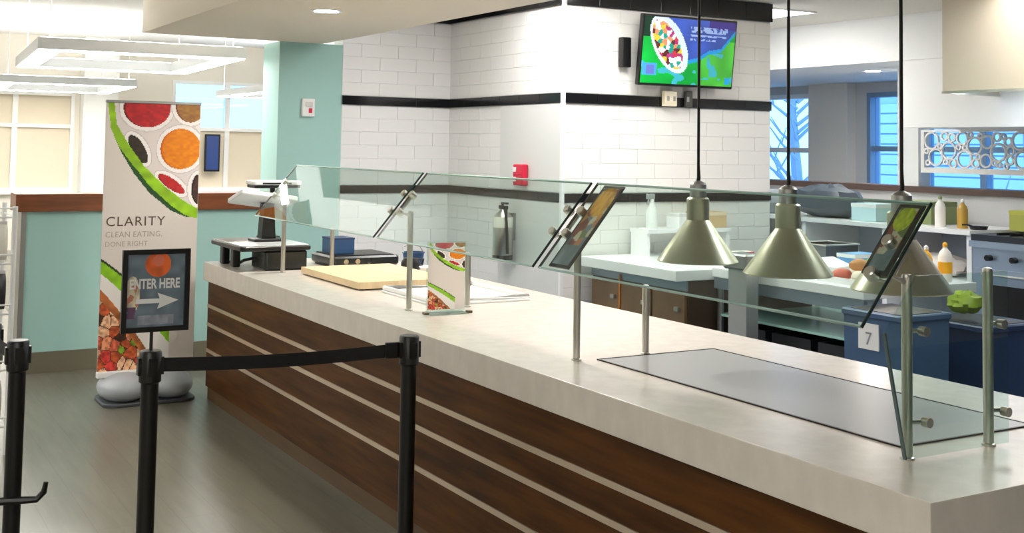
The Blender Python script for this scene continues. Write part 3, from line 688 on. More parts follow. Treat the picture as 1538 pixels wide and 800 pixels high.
DOWN = mat('downlight_glow', (255, 248, 236), 0.5, emit=L_DOWN)
for y, l in ((6.90, 'round recessed downlight in the beige soffit'), (4.6, 'recessed soffit downlight above the middle of the counter')):
    o = thing('downlight', l, 'downlight', (2.66, y, 2.53), group='soffit downlights')
    MB().lathe([(0.075, 0.0), (0.075, -0.006), (0.10, -0.008), (0.105, 0.0)], 28).build('trim_ring', WPL, o)
    MB().lathe([(0.0, -0.003), (0.075, -0.003), (0.075, -0.0005)], 28).build('lens', DOWN, o)
o = thing('downlight', 'recessed downlight in the lowered ceiling by the daylight windows', 'downlight', (9.0, 8.3, 2.52), group='soffit downlights')
MB().lathe([(0.075, 0.0), (0.075, -0.006), (0.10, -0.008), (0.105, 0.0)], 28).build('trim_ring', WPL, o); MB().lathe([(0.0, -0.003), (0.075, -0.003), (0.075, -0.0005)], 28).build('lens', DOWN, o)
PANEL = mat('panel_glow', (255, 253, 250), 0.5, emit=L_PANEL)
for x, y, l in ((6.85, 7.55, 'flat ceiling light panel right of the television wall'), (4.6, 5.6, 'flat ceiling light panel above the prep tables'), (6.85, 4.6, 'flat ceiling light panel in the middle of the kitchen'), (4.6, 2.4, 'flat ceiling light panel behind the hot plate'), (3.85, 6.5, 'added ceiling light panel brightening the tiled corner')):  # the last panel is an added one, to brighten the white tiled corner
    o = thing('light_panel', l, 'light panel', (x, y, 2.93), group='kitchen ceiling light panels')
    q = MB(); q.box(-0.02, -0.02, -0.012, 0.62, 0, 0).box(-0.02, 1.2, -0.012, 0.62, 1.22, 0).box(-0.02, 0, -0.012, 0, 1.2, 0).box(0.6, 0, -0.012, 0.62, 1.2, 0); q.build('frame', WPL, o)
    MB().box(0, 0, -0.008, 0.6, 1.2, -0.001).build('diffuser', PANEL, o)

# ------------------------------------------------------------------ small wall devices
o = thing('alarm_strobe', 'white fire alarm strobe with red lens on the mint column', 'alarm', (3.40, 9.2, 1.92))
MB().rbox(-0.055, -0.035, 0, 0.055, -0.001, 0.15, 0.01).build('body', WPL, o); MB().rbox(-0.03, -0.045, 0.085, 0.03, -0.034, 0.12, 0.006).build('lens', mat('strobe_lens', (220, 216, 212), 0.2), o); MB().rbox(0.0, -0.038, 0.03, 0.03, -0.034, 0.07, 0.003).build('lettering_patch', RED, o)
o = thing('pull_station', 'red fire suppression pull station on the grey wall panel', 'pull station', (4.698, 7.88, 1.40))
MB().rbox(-0.055, -0.075, 0.0, -0.001, 0.075, 0.165, 0.012).build('body', RED, o)
for z in (0.03, 0.105): MB().rbox(-0.064, 0.02, z, -0.054, 0.062, z + 0.035, 0.005).build('white_tab', WPL, o)
MB().tube([(-0.055, -0.05, 0.09), (-0.075, -0.05, 0.09), (-0.075, 0.0, 0.09), (-0.055, 0.0, 0.09)], 0.006, 6).build('pull_handle', RED, o)
o = thing('fire_extinguisher', 'silver kitchen fire extinguisher hanging on the grey wall panel', 'extinguisher', (4.60, 8.02, 0.82))
MB().lathe([(0.0, 0.0), (0.07, 0.0), (0.078, 0.012), (0.078, 0.30), (0.066, 0.345), (0.03, 0.375), (0.022, 0.39), (0.0, 0.39)], 24).build('cylinder', STEEL, o)
MB().cyl(0.08, 0.0, 0.035, 24).build('base_ring', BLACK, o); MB().cyl(0.0795, 0.25, 0.33, 24).build('label_band', mat('label_cream', (230, 228, 214), 0.5), o)
MB().rbox(-0.015, -0.06, 0.39, 0.015, 0.05, 0.42, 0.005).build('handle', BLACK, o); MB().rbox(-0.012, -0.07, 0.43, 0.012, 0.02, 0.445, 0.004).build('lever', BLACK, o); MB().cyl(0.010, 0.38, 0.44, 8, (0, 0.01, 0)).build('valve', BLACK, o)
MB().tube([(0, -0.05, 0.40), (-0.03, -0.10, 0.34), (-0.02, -0.105, 0.2), (-0.01, -0.098, 0.05)], 0.011, 8).build('hose', BLACK, o)
MB().box(0.07, -0.03, 0.15, 0.0985, 0.03, 0.36).build('wall_bracket', STEELD, o)
o = thing('wall_screen', 'tall narrow dark blue screen on the far dining window, right of the banner', 'screen', (5.52, 19.40, 1.22))
MB().rbox(-0.13, -0.04, 0, 0.13, 0.0, 0.62, 0.01).build('casing', BLACK, o); MB().box(-0.10, -0.043, 0.03, 0.10, -0.039, 0.59).build('display', mat('screen_blue', (40, 60, 110), 0.3, emit=0.3), o)
MB().box(-0.03, 0.0, 0.2, 0.03, 0.085, 0.4).build('mount', BLACK, o)

# ------------------------------------------------------------------ point of sale and things on the counter
o = thing('checkout_platform', 'low black checkout platform with white top on the far counter end', 'platform', (2.22, 7.10, ZC))
MB().rbox(0.0, 0.0, 0.125, 0.46, 0.68, 0.155, 0.03).build('tray', BLACK, o); MB().rbox(0.012, 0.012, 0.155, 0.448, 0.668, 0.160, 0.025).build('top_sheet', mat('white_gloss', (226, 230, 232), 0.15), o)
MB().rbox(0.16, 0.02, 0.0, 0.44, 0.30, 0.125, 0.02).build('scanner_housing', mat('dark_grey_gloss', (38, 42, 40), 0.25), o)
for x, y in ((0.05, 0.55), (0.05, 0.32), (0.40, 0.60)): MB().rbox(x, y, 0.0, x + 0.05, y + 0.07, 0.125, 0.01).build('leg', BLACK, o)
MB().tube([(0.10, 0.56, 0.012), (0.12, 0.40, 0.02), (0.10, 0.25, 0.05), (0.17, 0.2, 0.07)], 0.010, 8).build('cable', BLACK, o)
o = thing('checkout_terminal', 'tilted white checkout screen on a black column', 'terminal', (2.50, 7.47, ZC + 0.160))
MB().rbox(-0.10, -0.10, 0, 0.10, 0.10, 0.018, 0.03).build('base', BLACK, o)
MB().prism([(-0.045, 0.018), (0.05, 0.018), (0.035, 0.24), (-0.03, 0.24)], -0.045, 0.045, 'y').build('column', BLACK, o)
t = Matrix.Translation((-0.03, 0, 0.27)) @ Matrix.Rotation(math.radians(-14), 4, 'X') @ Matrix.Rotation(math.radians(8), 4, 'Y')
MB().rbox(-0.19, -0.16, -0.02, 0.19, 0.16, 0.012, 0.02).xf(t).build('screen_casing', WPL, o, bevel=0.0); MB().box(-0.12, -0.11, 0.011, 0.17, 0.13, 0.0145).xf(t).build('display', mat('display_grey', (70, 84, 100), 0.15), o)
o = thing('receipt_printer', 'flat white receipt printer above the checkout screen', 'printer', (2.62, 7.72, ZC + 0.160))
MB().cyl(0.018, 0.012, 0.335, 12).build('stand', BLACK, o); MB().rbox(-0.09, -0.05, 0, 0.05, 0.06, 0.012, 0.02).build('stand_foot', BLACK, o)
MB().rbox(-0.15, -0.09, 0.335, 0.17, 0.10, 0.355, 0.015).build('body', BLACK, o); MB().rbox(-0.155, -0.095, 0.355, 0.175, 0.105, 0.385, 0.015).build('lid', WPL, o); MB().box(-0.10, -0.097, 0.362, 0.10, -0.094, 0.372).build('paper_slot', BLACK, o)

o = thing('carving_board', 'thick tan wooden board on the worktop under the far glass', 'board', (2.53, 5.98, ZC))
BRD = mat('board_wood', (222, 198, 158), 0.5, var=0.12, scale=3, stretch=(8, 1, 1))
for k in range(5): MB().box(0.118 * k, 0, 0.008, 0.118 * (k + 1) - 0.001, 0.90, 0.045).build('stave', BRD, o)
for x, y in ((0.03, 0.03), (0.54, 0.03), (0.03, 0.85), (0.54, 0.85)): MB().cyl(0.014, 0.0, 0.008, 10, (x, y, 0)).build('foot', BLACK, o)
o = thing('serving_tray', 'flat white tray with rolled rim on the worktop before the sign', 'tray', (2.62, 5.26, ZC))
MB().rbox(0, 0, 0.0, 0.58, 0.64, 0.010, 0.03).build('bottom', WPL, o)
q = MB(); q.tube([(0.02, 0.02, 0.022), (0.56, 0.02, 0.022), (0.56, 0.62, 0.022), (0.02, 0.62, 0.022)], 0.014, 8, True); q.build('rim', WPL, o); MB().box(0.03, 0.03, 0.010, 0.55, 0.61, 0.014).build('liner', mat('paper_liner', (240, 238, 234), 0.8), o)

def small_sign_paint(u, v):
    return banner_paint(u, v)
o = thing('counter_sign', 'clear acrylic stand with a small food poster on the worktop by the glass end', 'sign', (2.47, 5.02, ZC), math.radians(-6))
MB().box(0.0, 0.003, 0.015, 0.20, 0.007, 0.34).build('acrylic_back', GLASS, o); MB().rbox(0.0, -0.05, 0.0, 0.20, 0.05, 0.006, 0.01).build('acrylic_foot', GLASS, o); MB().box(0.0, 0.0, 0.006, 0.20, 0.010, 0.016).build('acrylic_fold', GLASS, o)
MB().box(0.006, 0.001, 0.02, 0.194, 0.0025, 0.335).build('poster', mat('banner_white', (228, 220, 213)), o)
grid_print('printed_front', 0.186, 0.313, 50, 84, small_sign_paint, PRINT, o, M_faceY(0.007, 0.0004, 0.021))
for x in (-0.015, 0.205):
    MB().rbox(x, -0.02, 0.0, x + 0.025, 0.015, 0.012, 0.004).build('foot_clip', mat('bronze_clip', (96, 84, 70), 0.4, 0.6), o)

o = thing('induction_unit', 'low black counter appliance behind the far glass', 'appliance', (2.83, 7.10, ZC))
MB().rbox(0, 0, 0.01, 0.46, 0.42, 0.075, 0.02).build('body', mat('dark_grey_gloss', (38, 42, 40)), o); MB().box(0.03, 0.03, 0.075, 0.43, 0.39, 0.080).build('top_glass', BLACK, o)
for x in (0.08, 0.16, 0.24): MB().cyl(0.017, -0.012, 0.0, 14, (x, 0, 0.042), 'y').build('knob', mat('chrome', (230, 230, 230), 0.1, 1.0), o)
for x in (0.04, 0.42): MB().box(x - 0.02, 0.03, 0, x + 0.02, 0.39, 0.01).build('foot', BLACK, o)
o = thing('blue_carton', 'small blue carton standing on the black counter appliance', 'carton', (2.87, 7.22, ZC + 0.080))
MB().rbox(0, 0, 0, 0.15, 0.20, 0.10, 0.006).build('box', BLUEP, o); MB().box(-0.001, -0.001, 0.094, 0.151, 0.201, 0.104).build('lid', DBLUE, o)
o = thing('blue_tub', 'blue tub beside the black appliance on the worktop', 'tub', (3.31, 6.93, ZC))
MB().lathe([(0.0, 0.0), (0.055, 0.0), (0.07, 0.10), (0.074, 0.10), (0.074, 0.108), (0.066, 0.108), (0.052, 0.008), (0.0, 0.008)], 20).build('tub', BLUEP, o); MB().tube([(-0.072, 0, 0.10), (-0.06, 0.03, 0.14), (0, 0.05, 0.155), (0.06, 0.03, 0.14), (0.072, 0, 0.10)], 0.004, 6).build('bail', STEELD, o)
o = thing('black_kettle', 'small black pot with rounded handle on the worktop', 'pot', (3.22, 6.78, ZC), 0.3)
MB().lathe([(0.0, 0.0), (0.05, 0.0), (0.062, 0.02), (0.060, 0.06), (0.045, 0.085), (0.0, 0.09)], 20).build('body', BLACK, o); MB().tube([(0.055, 0, 0.03), (0.10, 0, 0.035), (0.11, 0, 0.07), (0.055, 0, 0.075)], 0.008, 6).build('handle', BLACK, o)
o = thing('white_bowl', 'shallow white bowl on the worktop beside the black pot', 'bowl', (3.27, 6.55, ZC))
MB().lathe([(0.0, 0.0), (0.045, 0.0), (0.09, 0.045), (0.094, 0.05), (0.088, 0.05), (0.042, 0.007), (0.0, 0.007)], 24).build('bowl', WPL, o); MB().lathe([(0.0, 0.024), (0.06, 0.024), (0.058, 0.018)], 20).build('contents', mat('sauce', (230, 224, 210), 0.4), o)
# ------------------------------------------------------------------ prep counter against the television wall
TOPW = mat('white_laminate', (240, 240, 240), 0.25)
BROWN = mat('brown_laminate', (112, 92, 66), 0.35, var=0.2, scale=3)
o = thing('prep_counter', 'white-topped prep counter with brown cabinet doors below the television wall', 'prep counter', (4.85, 6.16, 0))
MB().box(0, 0, 0.83, 1.26, 1.145, 0.90).build('top', TOPW, o, bevel=0.006)
MB().box(0.12, 0.02, 0.08, 1.24, 1.14, 0.83).build('carcass', mat('carcass_brown', (72, 58, 44), 0.5), o)
MB().box(0.16, 0.04, 0.0, 1.2, 1.12, 0.08).build('plinth', BLACK, o)
for y, m in ((0.03, BROWN), (0.40, BROWN), (0.77, BROWN)):
    d = MB().box(0.098, y, 0.10, 0.12, y + 0.35, 0.74).build('door', m, o); MB().rbox(0.075, y + 0.04, 0.62, 0.098, y + 0.09, 0.65, 0.005).build('handle', STEEL, d)
MB().box(0.09, 0.755, 0.10, 0.119, 0.769, 0.80).build('orange_edge', mat('orange_strip', (200, 120, 40), 0.4), o)
MB().box(0.105, 0.02, 0.76, 0.12, 1.14, 0.825).build('drawer_rail', mat('grey_blue_steel', (150, 166, 180), 0.35, 0.6), o)
o = thing('wall_shelf_riser', 'raised white shelf along the television wall on the prep counter', 'shelf', (5.30, 7.06, 0.90))
MB().box(0, 0, 0.17, 0.80, 0.24, 0.20).build('shelf_board', TOPW, o)
for x in (0.0, 0.77): MB().box(x, 0.02, 0, x + 0.03, 0.22, 0.17).build('support', TOPW, o)

# steel prep table with shelf
o = thing('steel_table', 'steel prep table with white top in the middle of the kitchen', 'table', (5.14, 4.81, 0))
MB().box(0, 0, 0.855, 0.97, 1.33, 0.915).build('top', TOPW, o, bevel=0.006)
for x, y in ((0.04, 0.04), (0.93, 0.04), (0.04, 1.29), (0.93, 1.29)): MB().cyl(0.022, 0, 0.855, 14, (x, y, 0)).build('leg', STEEL, o)
MB().box(0.01, 0.01, 0.78, 0.03, 1.32, 0.855).build('apron', mat('grey_blue_steel', (150, 166, 180)), o)
MB().box(0.03, 0.03, 0.60, 0.94, 1.30, 0.615).build('glass_shelf', mat('green_glass_shelf', (150, 190, 180), 0.2), o)
MB().box(0.03, 0.03, 0.20, 0.94, 1.30, 0.22).build('lower_shelf', STEELD, o)
for n_, (y0, w) in enumerate(((0.10, 0.34), (0.50, 0.34), (0.90, 0.32))):
    t = thing('storage_crate', ['black storage crate under the steel table, nearest the blue bin', 'black storage crate in the middle under the steel table', 'black storage crate under the steel table by the steel upright'][n_], 'crate', (5.22, 4.81 + y0, 0.22), group='crates under the steel table')
    MB().box(0, 0, 0, 0.70, w, 0.02).box(0, 0, 0.02, 0.02, w, 0.33).box(0.68, 0, 0.02, 0.70, w, 0.33).box(0.02, 0, 0.02, 0.68, 0.02, 0.33).box(0.02, w - 0.02, 0.02, 0.68, w, 0.33).build('bin', mat('dark_crate', (36, 38, 42), 0.5), t)
    MB().rbox(-0.012, w / 2 - 0.06, 0.24, 0.0, w / 2 + 0.06, 0.27, 0.004).build('handle', BLACK, t)
o = thing('steel_upright', 'flat steel upright panel between the prep counter and steel table', 'upright', (4.98, 5.62, 0))
MB().box(0, 0, 0, 0.10, 0.17, 0.95).build('panel', mat('pale_steel', (196, 198, 196), 0.35, 0.7), o, bevel=0.004); MB().rbox(-0.03, -0.02, 0.95, 0.14, 0.20, 1.05, 0.02).build('cap_box', STEELD, o)

# things on the prep surfaces
def bottle(x, y, z, r, h, m, cap, label, band=None, group='bottles in the kitchen'):
    o = thing('squeeze_bottle', label, 'bottle', (x, y, z), group=group)
    MB().lathe([(0, 0), (r, 0), (r, h * 0.62), (r * 0.8, h * 0.74), (r * 0.32, h * 0.84), (r * 0.32, h * 0.9), (0, h * 0.9)], 18).build('body', m, o)
    MB().lathe([(r * 0.36, h * 0.88), (r * 0.36, h * 0.95), (r * 0.12, h), (0, h)], 14).build('cap', cap, o)
    if band: MB().cyl(r * 1.02, h * 0.2, h * 0.5, 18).build('label_band', band, o)
YEL = mat('yellow_label', (238, 178, 40), 0.4); GRN = mat('olive_plastic', (134, 146, 96), 0.5)
o = thing('spray_bottle', 'white spray bottle on the raised shelf left of the first heat lamp', 'bottle', (5.42, 7.18, 1.10))
MB().lathe([(0, 0), (0.045, 0), (0.045, 0.12), (0.02, 0.18), (0.016, 0.22), (0, 0.22)], 18).build('body', mat('translucent_white', (228, 230, 228), 0.3), o); MB().rbox(-0.05, -0.014, 0.22, 0.02, 0.014, 0.26, 0.006).build('trigger_head', mat('grey_plastic', (150, 152, 150), 0.4), o); MB().tube([(-0.03, 0, 0.22), (-0.045, 0, 0.18)], 0.006, 6).build('trigger', MATS['grey_plastic'], o)
def carton(name, x, y, z, w, d, h, m, label, cat='box', rz=0.0, tape=None):
    o = thing(name, label, cat, (x, y, z), rz); MB().box(0, 0, 0, w, d, h).build('box', m, o, bevel=min(0.006, h / 6)); MB().box(-0.002, -0.002, h * 0.78, w + 0.002, d + 0.002, h * 0.98).build('lid', tape or m, o)
    return o
carton('napkin_box', 5.62, 7.10, 1.10, 0.13, 0.16, 0.11, WPL, 'white napkin box on the raised shelf behind the first lamp', tape=mat('pale_grey', (215, 215, 212), 0.6))
carton('cardboard_box', 5.82, 7.09, 1.10, 0.26, 0.18, 0.12, CARD, 'cream cardboard box at the right end of the raised shelf', tape=mat('card_tape', (226, 210, 180), 0.5))
carton('foil_box', 5.62, 6.60, 0.90, 0.30, 0.09, 0.06, mat('cream_box', (236, 230, 216), 0.6), 'cream wrap box with a red stripe on the prep counter', tape=RED)
carton('paper_stack', 5.36, 6.22, 0.90, 0.42, 0.32, 0.04, mat('paper_white', (244, 242, 238), 0.8), 'stack of white paper on the near part of the prep counter', tape=mat('paper_white', (244, 242, 238)))
o = thing('bread_tray', 'white tray of wrapped sandwiches and buns on the steel table', 'tray', (5.24, 4.92, 0.915))
q = MB().box(0, 0, 0, 0.46, 0.36, 0.008).box(0, 0, 0.008, 0.01, 0.36, 0.035).box(0.45, 0, 0.008, 0.46, 0.36, 0.035).box(0.01, 0, 0.008, 0.45, 0.01, 0.035).box(0.01, 0.35, 0.008, 0.45, 0.36, 0.035); q.build('tray', WPL, o)
bun = [mat('bun_crust', (214, 150, 90), 0.6, var=0.2), mat('wrap_paper', (240, 226, 204), 0.7), mat('lettuce', (150, 176, 80), 0.6), mat('salami', (214, 110, 90), 0.5)]
bl = ['golden bun', 'sandwich wrapped in cream paper', 'green lettuce bundle', 'pink slice of cold cut']
for k, (x, y, z, mi) in enumerate(((0.09, 0.09, 0, 1), (0.21, 0.10, 0, 0), (0.34, 0.09, 0, 3), (0.10, 0.25, 0, 3), (0.23, 0.25, 0, 1), (0.36, 0.26, 0, 0), (0.16, 0.17, 0.062, 0), (0.29, 0.18, 0.062, 2))):
    b = MB().blob((0, 0, 0.034), (0.066, 0.055, 0.038), 12, 8, 0.12, k, 0.9).build('sandwich', bun[mi], None, (5.24 + x, 4.92 + y, 0.923 + z))
    tag(b, bl[mi] + [' at the front left of the bread tray', ' at the front of the bread tray', ' at the front right of the bread tray', ' at the back left of the bread tray', ' at the back middle of the bread tray', ' at the back right of the bread tray', ' on top of the bread tray pile', ' on top of the pile, right side'][k], 'sandwich', 'sandwiches on the bread tray')
o = thing('mixing_bowl', 'grey steel mixing bowl on the far part of the steel table', 'bowl', (5.48, 5.82, 0.915))
MB().lathe([(0.0, 0.0), (0.07, 0.0), (0.12, 0.05), (0.145, 0.11), (0.150, 0.112), (0.146, 0.116), (0.138, 0.108), (0.112, 0.052), (0.066, 0.006), (0.0, 0.006)], 28).build('bowl', STEELD, o); MB().lathe([(0.0, 0.075), (0.08, 0.085), (0.118, 0.07), (0.115, 0.06)], 20).build('salad', bun[2], o)
o = thing('takeout_clamshell', 'open white takeout box behind the bread tray on the steel table', 'takeout box', (5.50, 5.36, 0.915), 0.2)
MB().prism([(0, 0), (0.26, 0), (0.28, 0.06), (-0.02, 0.06)], 0, 0.22, 'y').build('bottom', WPL, o); MB().prism([(-0.02, 0.063), (0.28, 0.063), (0.25, 0.10), (0.01, 0.10)], 0, 0.22, 'y').xf(Matrix.Translation((0, 0.20, 0.03)) @ Matrix.Rotation(math.radians(18), 4, 'X') @ Matrix.Translation((0, -0.2, -0.03))).build('lid', WPL, o)
o = thing('steel_insert_pan', 'deep grey steel pan standing on the steel table', 'pan', (5.78, 5.74, 0.915))
q = MB().box(0, 0, 0, 0.30, 0.28, 0.01).box(0, 0, 0.01, 0.01, 0.28, 0.16).box(0.29, 0, 0.01, 0.30, 0.28, 0.16).box(0.01, 0, 0.01, 0.29, 0.01, 0.16).box(0.01, 0.27, 0.01, 0.29, 0.28, 0.16); q.build('pan', mat('dark_steel', (118, 120, 126), 0.35, 0.9), o); q = MB(); q.tube([(-0.004, -0.004, 0.16), (0.304, -0.004, 0.16), (0.304, 0.284, 0.16), (-0.004, 0.284, 0.16)], 0.008, 6, True); q.build('rim', STEEL, o)
carton('blue_box', 5.80, 5.50, 0.915, 0.22, 0.16, 0.12, mat('light_blue_box', (96, 160, 214), 0.5), 'light blue box with white lid at the back of the steel table', tape=WPL)
bottle(5.97, 4.93, 0.915, 0.042, 0.24, mat('bottle_white', (240, 236, 228), 0.35), YEL, 'white squeeze bottle with yellow label at the near corner of the steel table', YEL)
bottle(5.86, 4.98, 0.915, 0.038, 0.22, YEL, WPL, 'yellow squeeze bottle beside the white one on the steel table')
b = MB().blob((0, 0, 0.07), (0.13, 0.11, 0.08), 14, 8, 0.2, 5, 0.85).build('white_bag', mat('white_bag', (242, 240, 238), 0.5), None, (5.86, 5.25, 0.915)); tag(b, 'crumpled white paper bag on the steel table', 'bag')
o = thing('serving_tongs', 'steel tongs lying at the front edge of the steel table', 'tongs', (5.18, 5.40, 0.915), 0.4)
for s in (-1, 1): MB().tube([(0, 0, 0.008), (0.06, s * 0.012, 0.01), (0.16, s * 0.03, 0.014), (0.20, s * 0.03, 0.013)], [0.006, 0.006, 0.007, 0.012], 8).build('arm', STEEL, o)
MB().cyl(0.012, 0.0, 0.016, 12).build('hinge', STEELD, o)

# blue bins beside the table
def wheelie(x, y, w, d, h, m, label, num=None):
    o = thing('rubbish_bin', label, 'bin', (x, y, 0), group='bins beside the steel table'); t = 0.02
    MB().prism([(t, 0), (w - t, 0), (w, h), (0, h)], 0, d, 'y').build('body', m, o)
    MB().rbox(-0.015, -0.015, h, w + 0.015, d + 0.015, h + 0.035, 0.02).build('rim', m, o); MB().rbox(0.02, 0.02, h + 0.035, w - 0.02, d - 0.02, h + 0.038, 0.02).build('liner_opening', BLACK, o)
    if num:
        MB().box(-0.006, d * 0.36, h - 0.17, 0.004, d * 0.72, h - 0.03).build('paper_label', WPL, o)
        text_mesh(num, 0.10, mat('grey_ink', (140, 140, 150), 0.6), 'lettering', o, M_faceX(-0.0075, d * 0.60, h - 0.145))
    return o
wheelie(4.93, 4.36, 0.38, 0.40, 0.80, mat('bin_blue', (70, 96, 130), 0.4), 'blue bin with a white label numbered 7 at the steel table corner', '7')
wheelie(5.50, 4.28, 0.42, 0.46, 0.72, DBLUE, 'dark blue bin standing right of the labelled bin')
b = MB().blob((0, 0, 0.10), (0.10, 0.09, 0.065), 22, 12, 0.30, 8, 0.9).build('lime_bag', LIMEM, None, (5.62, 4.50, 0.757)); tag(b, 'lime green bag lying on top of the dark blue bin', 'bag')
o = thing('floor_crate', 'low pale blue crate on the kitchen floor behind the worktop', 'crate', (5.1, 3.5, 0))
MB().box(0, 0, 0, 0.6, 0.6, 0.02).box(0, 0, 0.02, 0.02, 0.6, 0.36).box(0.58, 0, 0.02, 0.6, 0.6, 0.36).box(0.02, 0, 0.02, 0.58, 0.02, 0.36).box(0.02, 0.58, 0.02, 0.58, 0.6, 0.36).build('crate', mat('pale_blue_plastic', (120, 156, 196), 0.4), o)
MB().box(0.02, 0.02, 0.02, 0.58, 0.58, 0.30).build('contents', mat('blue_cloth', (90, 124, 170), 0.8), o)

# ------------------------------------------------------------------ back line: white counter, range, hood
o = thing('back_counter', 'long white back counter with open shelf bays along the low wall', 'counter', (8.15, 6.48, 0))
MB().box(0, 0, 1.03, 0.78, 4.6, 1.07).build('top', TOPW, o, bevel=0.004)
for y in (0.0, 0.9, 1.9, 2.9, 3.9, 4.55): MB().box(0.02, y, 0, 0.76, y + 0.05, 1.03).build('upright', WPL, o)
for y0, y1 in ((0.05, 0.9), (0.95, 1.9), (1.95, 2.9), (2.95, 3.9), (3.95, 4.55)):
    MB().box(0.04, y0, 0.62, 0.76, y1, 0.65).build('shelf', TOPW, o); MB().box(0.74, y0, 0.0, 0.76, y1, 1.03).build('back_panel', mat('pale_lilac_steel', (196, 204, 218), 0.4), o)
o = thing('cooking_range', 'stainless steel range with dark cooktop under the hood at the right edge', 'range', (8.10, 4.50, 0))
SB = mat('blue_grey_steel', (168, 186, 206), 0.3, 0.8)
MB().box(0.02, 0, 0.10, 0.84, 1.93, 0.95).build('body', SB, o); MB().box(0, 0, 1.0, 0.84, 1.93, 1.05).build('cooktop', mat('cast_iron', (34, 40, 48), 0.4), o); MB().box(-0.03, 0, 0.95, 0.84, 1.93, 1.0).build('front_rail', SB, o)
for y in (0.02, 0.98):
    d = MB().box(-0.01, y, 0.28, 0.02, y + 0.93, 0.78).build('oven_door', SB, o); MB().box(-0.014, y + 0.18, 0.42, -0.009, y + 0.75, 0.66).build('window', BLACK, d)
    MB().tube([(-0.012, y + 0.1, 0.74), (-0.05, y + 0.12, 0.74), (-0.05, y + 0.81, 0.74), (-0.012, y + 0.83, 0.74)], 0.011, 8).build('handle', STEEL, d)
for k in range(8): MB().cyl(0.024, -0.03, 0.02, 14, (0, 0.15 + 0.23 * k, 0.87), 'x').build('knob', BLACK, o)
for y in (0.1, 1.8):
    for x in (0.08, 0.74): MB().cyl(0.025, 0, 0.10, 10, (x, y, 0)).build('foot', STEELD, o)
for i in range(2):
    for j in range(4):
        g = MB()
        for s in (-0.12, 0, 0.12): g.box(0.08 + 0.36 * i, 0.24 + 0.46 * j + s - 0.008, 1.05, 0.08 + 0.36 * i + 0.32, 0.24 + 0.46 * j + s + 0.008, 1.07)
        g.box(0.23 + 0.36 * i, 0.12 + 0.46 * j, 1.05, 0.246 + 0.36 * i, 0.36 + 0.46 * j, 1.068); g.build('grate', BLACK, o)
o = thing('exhaust_hood', 'large beige steel exhaust hood hanging at the upper right', 'hood', (7.55, 3.2, 2.17))
HD = mat('hood_steel', (206, 196, 176), 0.33, 0.55)
MB().box(0, 0, 0.02, 0.03, 3.05, 0.755).build('front_panel', HD, o); MB().box(0.03, 3.02, 0.02, 0.64, 3.05, 0.755).build('end_panel', HD, o); MB().box(0.03, 0, 0.02, 0.64, 0.03, 0.755).build('end_panel', HD, o)
MB().box(0.03, 0.03, 0.72, 0.64, 3.02, 0.755).build('top_panel', HD, o); MB().box(-0.005, -0.005, 0.0, 0.64, 0.04, 0.02).box(-0.005, 3.01, 0, 0.64, 3.055, 0.02).box(-0.005, 0.04, 0, 0.04, 3.01, 0.02).build('drip_edge', STEEL, o)
for k in range(5): MB().box(0.55, 0.06 + k * 0.59, 0.15, 0.58, 0.06 + k * 0.59 + 0.57, 0.65).build('filter', STEELD, o)
for y in (0.7, 1.6, 2.5): MB().box(0.25, y, 0.03, 0.40, y + 0.35, 0.05).build('lamp', mat('hood_lamp', (226, 240, 255), 0.5, emit=L_HOOD), o)

# circle-pattern screen under the bulkhead
o = thing('circle_screen', 'white openwork screen of interlocking circles under the bulkhead', 'screen', (8.99, 4.2, 1.52))
SCR = mat('screen_white', (236, 232, 226), 0.5); SW, SH = 3.50, 0.405
MB().box(0, 0, 0, 0.03, SW, 0.05).build('bottom_rail', SCR, o); MB().box(0, 0, SH - 0.02, 0.03, SW, SH).build('top_rail', SCR, o)
for y in (0, SW - 0.04): MB().box(0, y, 0.05, 0.03, y + 0.04, SH - 0.02).build('side_rail', SCR, o)
def ring_mesh(r, t=0.016):
    return MB().lathe([(r - t, 0.004), (r, 0.004), (r, 0.026), (r - t, 0.026), (r - t, 0.004)], 20, (0, 0, 0), False, 'x').mesh('ring', SCR)
rms = {}
rnd = random.Random(11); placed = []
for R_ in [0.085] * 22 + [0.065] * 40 + [0.045] * 90 + [0.03] * 120:
    for _t in range(60):
        y = 0.06 + rnd.random() * (SW - 0.12); z = 0.05 + R_ * 0.9 + rnd.random() * max(0.001, SH - 0.07 - 1.8 * R_)
        if z + R_ > SH - 0.01 and R_ < 0.08: continue
        if all((y - a) ** 2 + (z - b) ** 2 > (R_ + c - 0.012) ** 2 for a, b, c in placed):
            placed.append((y, z, R_)); break
for y, z, R_ in placed:
    if R_ not in rms: rms[R_] = ring_mesh(R_)
    inst('ring', rms[R_], o, (0, y, z))

# things along the back counter
def lump(name, x, y, z, r, m, label, cat, seed, jit=0.3):
    b = MB().blob((0, 0, r[2] * 0.85), r, 16, 10, jit, seed, 0.85).build(name, m, None, (x, y, z)); return tag(b, label, cat)
lump('dark_bag', 8.45, 8.35, 1.07, (0.22, 0.40, 0.17), mat('dark_grey_bag', (76, 86, 94), 0.4), 'dark grey plastic bag slumped on the back counter', 'bag', 3)
lump('grey_cloth_pile', 8.42, 9.1, 1.07, (0.2, 0.3, 0.13), mat('pale_grey_cloth', (150, 158, 162), 0.8), 'pale grey cloth pile left of the dark bag', 'cloth', 4)
carton('ice_blue_box', 8.30, 7.62, 1.07, 0.24, 0.30, 0.16, mat('ice_blue', (196, 226, 232), 0.5), 'ice blue box on the back counter right of the dark bag', tape=WPL)
carton('green_crate', 8.48, 7.15, 1.07, 0.34, 0.42, 0.20, GRN, 'olive green crate on the back counter behind the near lamp', tape=mat('olive_dark', (112, 122, 80), 0.5))
